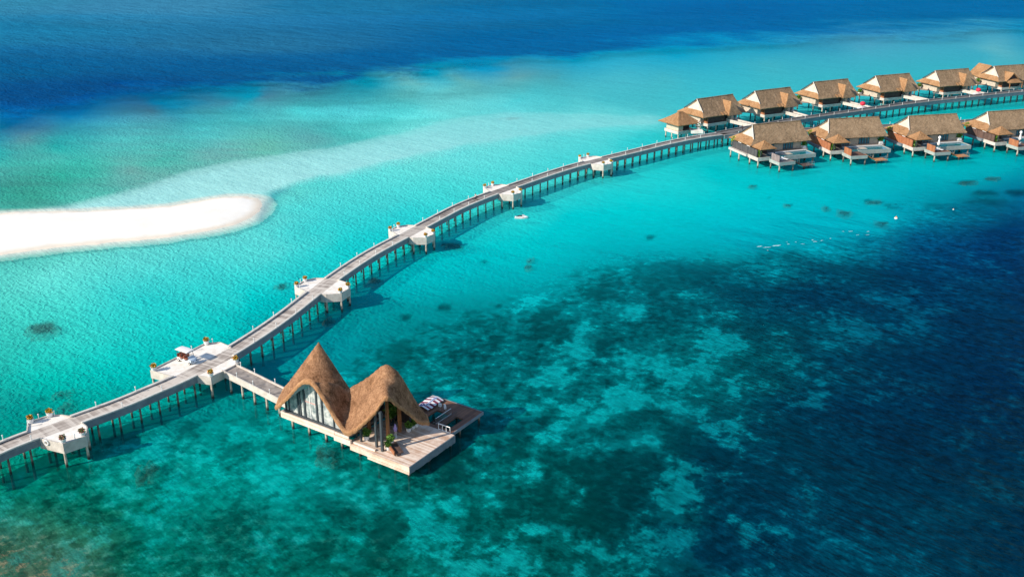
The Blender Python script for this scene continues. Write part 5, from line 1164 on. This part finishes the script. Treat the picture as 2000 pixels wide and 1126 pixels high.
m_ = MB()
for y_ in (-.62,.62):
    m_.tube([(.95,y_,.9),(.62,y_*.96,2.0)], .035, 6); m_.tube([(-.55,y_,.5),(-.55,y_*.96,2.0)], .03, 6); m_.tube([(-1.7,y_,.5),(-1.6,y_*.96,2.0)], .035, 6)
m_.tube([(.80,-.62,1.45),(.80,.62,1.45)], .025, 6); Q('roof_frame', m_, 'frame')
m_ = MB(); m_.grid(lambda a, b: (-1.85+2.75*a, -.78+1.56*b, 2.06+.07*math.sin(math.pi*b)+.03*math.sin(math.pi*a)), 10, 8)
o = Q('roof', m_, 'white'); md = o.modifiers.new('thickness','SOLIDIFY'); md.thickness = .07
for x_ in (.15,-.75,-1.4):
    m_ = MB(); m_.box(x_-.28,-.58,.66,x_+.22,.58,.80); m_.box(x_-.36,-.58,.80,x_-.26,.58,1.25); Q('seat', m_, 'seat')
for x_ in (1.15,-1.35):
    for y_ in (-.62,.62):
        w_ = Q('wheel', MB().tube([(x_,y_-.09,.23),(x_,y_+.09,.23)], .23, 14), 'black'); Q('hub', MB().tube([(x_,y_-.10,.23),(x_,y_+.10,.23)], .11, 10), 'white', w_)
for y_ in (-.33,.33): Q('headlight', MB().blob((1.72,y_,.58), (.06,.13,.09), 8, jit=0), 'lens')
Q('steering_wheel', torus(.17,.02, axis='X', c=(.62,.3,1.05)), 'black')

# people: one continuous skinned body, clothing and hair as children
def skin_body(name, joints, edges, radii, mt, parent, root=0):
    me = bpy.data.meshes.new(name); me.from_pydata(joints, edges, []); me.materials.append(M[mt])
    o = bpy.data.objects.new(name, me); COL.objects.link(o); o.parent = parent
    md = o.modifiers.new('skin', 'SKIN'); md.use_smooth_shade = True
    for i, v_ in enumerate(me.skin_vertices[0].data): v_.radius = (radii[i], radii[i]); v_.use_root = (i == root)
    o.modifiers.new('sub', 'SUBSURF').levels = 1
    return o
def person(loc, rz, label, pose, shirt, trousers, group=None):
    t = empty('person', loc, rz, label=label, cat='person', group=group)
    if pose == 'ride':
        hip = (-.28,0,.92); kn = [(.10,-.12,.80),(.12,.12,.62)]; an = [(.02,-.12,.42),(.0,.12,.20)]; toe = [(.18,-.12,.38),(.16,.12,.15)]
        ch = (-.02,0,1.38); nk = (.05,0,1.50); hd = (.09,0,1.70); sh = [(-.01,-.19,1.42),(-.01,.19,1.42)]; el = [(.20,-.24,1.20),(.20,.24,1.20)]; wr = [(.42,-.24,1.10),(.42,.24,1.10)]
    else:
        hip = (0,0,.93); kn = [(.03,-.11,.50),(-.02,.11,.50)]; an = [(.03,-.12,.08),(-.08,.12,.09)]; toe = [(.18,-.13,.04),(.07,.13,.04)]
        ch = (0,0,1.33); nk = (.01,0,1.48); hd = (.03,0,1.66); sh = [(0,-.19,1.40),(0,.19,1.40)]; el = [(-.02,-.25,1.12),(.02,.25,1.12)]; wr = [(.06,-.25,.86),(.08,.25,.86)]
    hips = [(hip[0], y, hip[2]-.04) for y in (-.10,.10)]
    J = [hip, ch, nk, hd, (hd[0], 0, hd[2]+.10)]; R_ = [.14,.13,.055,.10,.06]; E_ = [(0,1),(1,2),(2,3),(3,4)]
    for k in (0,1):
        b = len(J); J += [hips[k], kn[k], an[k], toe[k], sh[k], el[k], wr[k]]; R_ += [.095,.062,.045,.035,.065,.045,.032]
        E_ += [(0,b),(b,b+1),(b+1,b+2),(b+2,b+3),(1,b+4),(b+4,b+5),(b+5,b+6)]
        for f, dy in enumerate((-.03,-.01,.01,.03)):
            J.append((wr[k][0]+.09, wr[k][1]+dy, wr[k][2]-.05)); R_.append(.009); E_.append((b+6, len(J)-1))
        J.append((wr[k][0]+.04, wr[k][1]+(.05 if k == 0 else -.05), wr[k][2]-.03)); R_.append(.010); E_.append((b+6, len(J)-1))
    skin_body('body', J, E_, R_, 'skin', t)
    up = Vector((0,0,1)); V_ = Vector
    skin_body('shirt', [V_(hip)+V_((0,0,.03)), V_(ch), V_(sh[0]), V_(sh[1]), V_(el[0])*.8+V_(sh[0])*.2, V_(el[1])*.8+V_(sh[1])*.2], [(0,1),(1,2),(1,3),(2,4),(3,5)], [.165,.165,.085,.085,.062,.062], shirt, t)
    skin_body('trousers', [V_(hip), V_(hips[0]), V_(hips[1]), V_(kn[0]), V_(kn[1]), V_(an[0])+V_((0,0,.05)), V_(an[1])+V_((0,0,.05))], [(0,1),(0,2),(1,3),(2,4),(3,5),(4,6)], [.155,.115,.115,.08,.08,.06,.06], trousers, t)
    MB().blob((hd[0]-.02,0,hd[2]+.07),(.115,.105,.09),8,jit=.03,rng=rp).build('hair', M['hair'], t)
    f = MB(); f.blob((hd[0]+.105,0,hd[2]),(.02,.014,.022),6,jit=0); f.build('nose', M['skin'], t)
    f = MB(); f.blob((hd[0]+.093,-.035,hd[2]+.025),(.012,.012,.010),6,jit=0).build('eye', M['hair'], t); MB().blob((hd[0]+.093,.035,hd[2]+.025),(.012,.012,.010),6,jit=0).build('eye', M['hair'], t)
    return t
cs = PM.near(P(931, 391, DZ)); (cx, cy), cr = PM.at(cs, -.1); cr += math.pi
bk = empty('bicycle', (cx, cy, DZ), cr, label='dark bicycle being ridden along the boardwalk towards the camera end', cat='bicycle')
for x_ in (-.52,.52): torus(.31,.03, c=(x_,0,.34)).build('wheel', M['black'], bk)
m_ = MB(); 
for a, b in [((-.52,0,.34),(-.22,0,.78)),((-.52,0,.34),(0,0,.32)),((0,0,.32),(-.22,0,.82)),((-.22,0,.74),(.38,0,.80)),((0,0,.32),(.38,0,.80)),((.52,0,.34),(.36,0,.95))]: m_.tube([a,b], .028, 6)
m_.build('frame', M['navy'], bk); MB().tube([(.30,-.27,1.08),(.38,0,1.02),(.30,.27,1.08)], .02, 6).build('handlebar', M['metal'], bk); MB().box(-.36,-.08,.82,-.12,.08,.88).build('saddle', M['black'], bk)
m_ = MB(); m_.box(-.85,-.2,.66,-.38,.2,.92); m_.build('rear_box', M['black'], bk)
person((cx, cy, DZ), cr, 'person in a white shirt and dark trousers riding the bicycle on the boardwalk', 'ride', 'white', 'navy')
(wx, wy), wr_ = PM.at(PM.L-1.0, .3)
wx, wy = P(1450, 255, DZ)
person((wx, wy, DZ), 2.4, 'person in dark clothes standing on the boardwalk fork behind the leftmost front villa', 'stand', 'navy', 'navy')

# personal watercraft moored by the lay-by
jx, jy = P(1018, 426, 0); jr = math.radians(-4)
jk = empty('jet_ski', (jx, jy, 0), jr, label='white jet ski with black seat floating on the turquoise water right of the boardwalk', cat='jet ski')
def hull(a, b):
    x = -1.55+3.2*a; w = .62*min(1, (1-max(0,(a-.45)/.55)**2.2)**.7+.02); y = (-w+2*w*b)
    z = (.42+.22*max(0,a-.5)) - (.0) if True else 0
    e = abs(2*b-1); return (x, y, z-.10*e**3)
m_ = MB(); m_.grid(hull, 16, 9)
m_.grid(lambda a, b: (lambda p0: (p0[0], p0[1]*(1-.35*b), p0[2]-(.55*b)))(hull(a, 0)), 16, 5); m_.grid(lambda a, b: (lambda p0: (p0[0], p0[1]*(1-.35*b), p0[2]-(.55*b)))(hull(1-a, 1)), 16, 5)
m_.box(-1.56,-.55,-.1,-1.5,.55,.38); m_.build('hull', M['white'], jk, smooth=False)
m_ = MB(); m_.grid(lambda a, b: (-1.2+1.5*a, (-.20+.40*b), .50+.30*math.sin(a*2.2)*(1-.5*(2*b-1)**2)-.05*math.sin(a*9)), 10, 5)
o = m_.build('seat', M['black'], jk); md = o.modifiers.new('thickness','SOLIDIFY'); md.thickness = .18
m_ = MB(); m_.grid(lambda a, b: (.25+1.1*a, (-.36+.72*b)*(1-.6*a), .98-.42*a**1.3-.25*(2*b-1)**2*(1-.5*a)), 8, 7); o = m_.build('hood', M['white'], jk); md = o.modifiers.new('thickness','SOLIDIFY'); md.thickness = .12
MB().tube([(.18,-.38,1.02),(.28,0,1.05),(.18,.38,1.02)], .035, 6).build('handlebar', M['black'], jk)
m_ = MB(); m_.box(-.7,-.60,.24,.7,-.585,.32); m_.build('side_stripe', M['red'], jk)

for px_, r_, mt_, lb in [((1750,427),.42,'white','white and orange mooring buoy floating near the dark reef right of the lagoon'),((1862,409.5),.2,'white','tiny pale buoy over the dark reef near the right edge')]:
    x, y = P(*px_, 0); t = empty('buoy', (x, y, 0), 0, label=lb, cat='buoy')
    MB().lathe([(0,-.4*r_),(.8*r_,-.2*r_),(r_,.35*r_),(.7*r_,.95*r_),(.25*r_,1.2*r_),(0,1.25*r_)], n=14).build('float', M[mt_], t, smooth=True)
    MB().lathe([(.72*r_,.9*r_),(.78*r_,.9*r_),(.3*r_,1.25*r_),(.1*r_,1.5*r_)], n=12).build('top', M['orange'], t); MB().tube([(0,0,1.4*r_),(0,0,1.9*r_)], .06, 6).build('ring_post', M['metal'], t)
x0, y0 = P(1750,427,0); x1, y1 = P(1738,436,-1.5)
# patches of foam where a small swell breaks on the shallow edge
fr = random.Random(8); m_ = MB()
def foam_streak(pts, w):
    pts = [P(a, b, 0) for a, b in pts]; n = len(pts); o_ = len(m_.v)
    for i, (x, y) in enumerate(pts):
        ww = .38*w*math.sin(math.pi*(i+.35)/(n-.3))*fr.uniform(.6,1.2); m_.v += [(x, y-ww, .05),(x, y+ww, .05)]
    for i in range(n-1): m_.f.append((o_+2*i, o_+2*i+2, o_+2*i+3, o_+2*i+1)); m_.m.append(0)
for a, b, L_, w in [(1478,482,11,.55),(1490,484,16,.4),(1508,480.5,17,.65),(1537,477,6,.3),(1553,473,2.5,.5),(1564,477,7,.3),(1585,469,3.5,.55),(1588,472.5,8,.45),(1602,470,6,.35),(1620,466,3,.4),(1645,452.5,4,.35),(1656,452,10,.25),(1672,459,6,.25),(1693,452.5,5,.45),(1690,459,8,.22),(1498,489,3,.3),(1536,473,2,.3)]:
    foam_streak([(a+L_*k/6, b+fr.uniform(-.5,.5)-.10*L_*k/6) for k in range(7)], w)
o = m_.build('foam', M['foam']); o['kind'] = 'stuff'
# coral heads standing on the lagoon floor
CH = [(85,643,3.6,1.9,'wide dark coral head alone in the pale lagoon left of the boardwalk',5),(641,628,1.5,1.2,'dark round coral head in the boardwalk shadow near the lay-by after the buggy',2),(731,549,2.0,1.4,'dark coral head just right of the boardwalk between two lay-bys',2),
 (640,888,2.3,1.8,'olive-green coral head in front of the pavilion',4),(292,917,1.8,1.4,'small green coral head right of the left-edge lay-by',3),(552,559,1.7,1.0,'small coral head left of the lay-by after the buggy',2),(885,481,2.6,1.2,'dark coral head in the shadow right of the middle lay-by',3),
 (1614,407,1.7,1.3,'left one of the two neighbouring dark coral heads below the second front villa',2),(1648,417,2.4,1.7,'right one of the two neighbouring dark coral heads below the second front villa',2),(1708,395,2.4,1.0,'slim dark coral head below the third front villa',2),(1722,437,2.2,1.3,'dark coral head just left of the white buoy',2),
 (1470,365,1.4,.8,'little dark coral head below the first front villa',2),(1538,402,1.2,.7,'tiny dark coral head between the jet ski and the two neighbouring heads',1),(1890,357,3.2,1.1,'long dark coral head below the rightmost front villa',3),(1940,349,2.4,1.0,'small dark coral head near the right edge below the rightmost front villa',2),
 (1036,508,1.2,1.0,'right one of two tiny dark coral spots in the middle of the lagoon',1),(1033,522,1.3,1.0,'lower one of two tiny dark coral spots in the middle of the lagoon',1),(130,795,2.0,1.2,'dim coral patch just above the left-edge lay-by',2),(124,768,1.6,.8,'faint coral patch above the left-edge lay-by, farther out',2)]
rc = random.Random(4)
for x_, y_, rx, ry, lb, n_ in CH:
    X_, Y_ = P(x_, y_, -1.3); m_ = MB()
    for k in range(n_*3):
        a_ = rc.random()*6.28; q_ = math.sqrt(rc.random())*.8
        s_ = rc.uniform(.3,.55)
        m_.blob((rx*q_*math.cos(a_), ry*2.0*q_*math.sin(a_), 0), (rx*s_, ry*2.0*s_, rc.uniform(.5,1.0)), 9, jit=.35, rng=rc)
    m_.blob((0,0,0), (rx*.75, ry*1.5, .8), 12, jit=.2, rng=rc)
    o = m_.build('coral_head', M['coral'], loc=(X_, Y_, -1.75)); tag(o, lb, 'coral', 'coral heads in the lagoon')
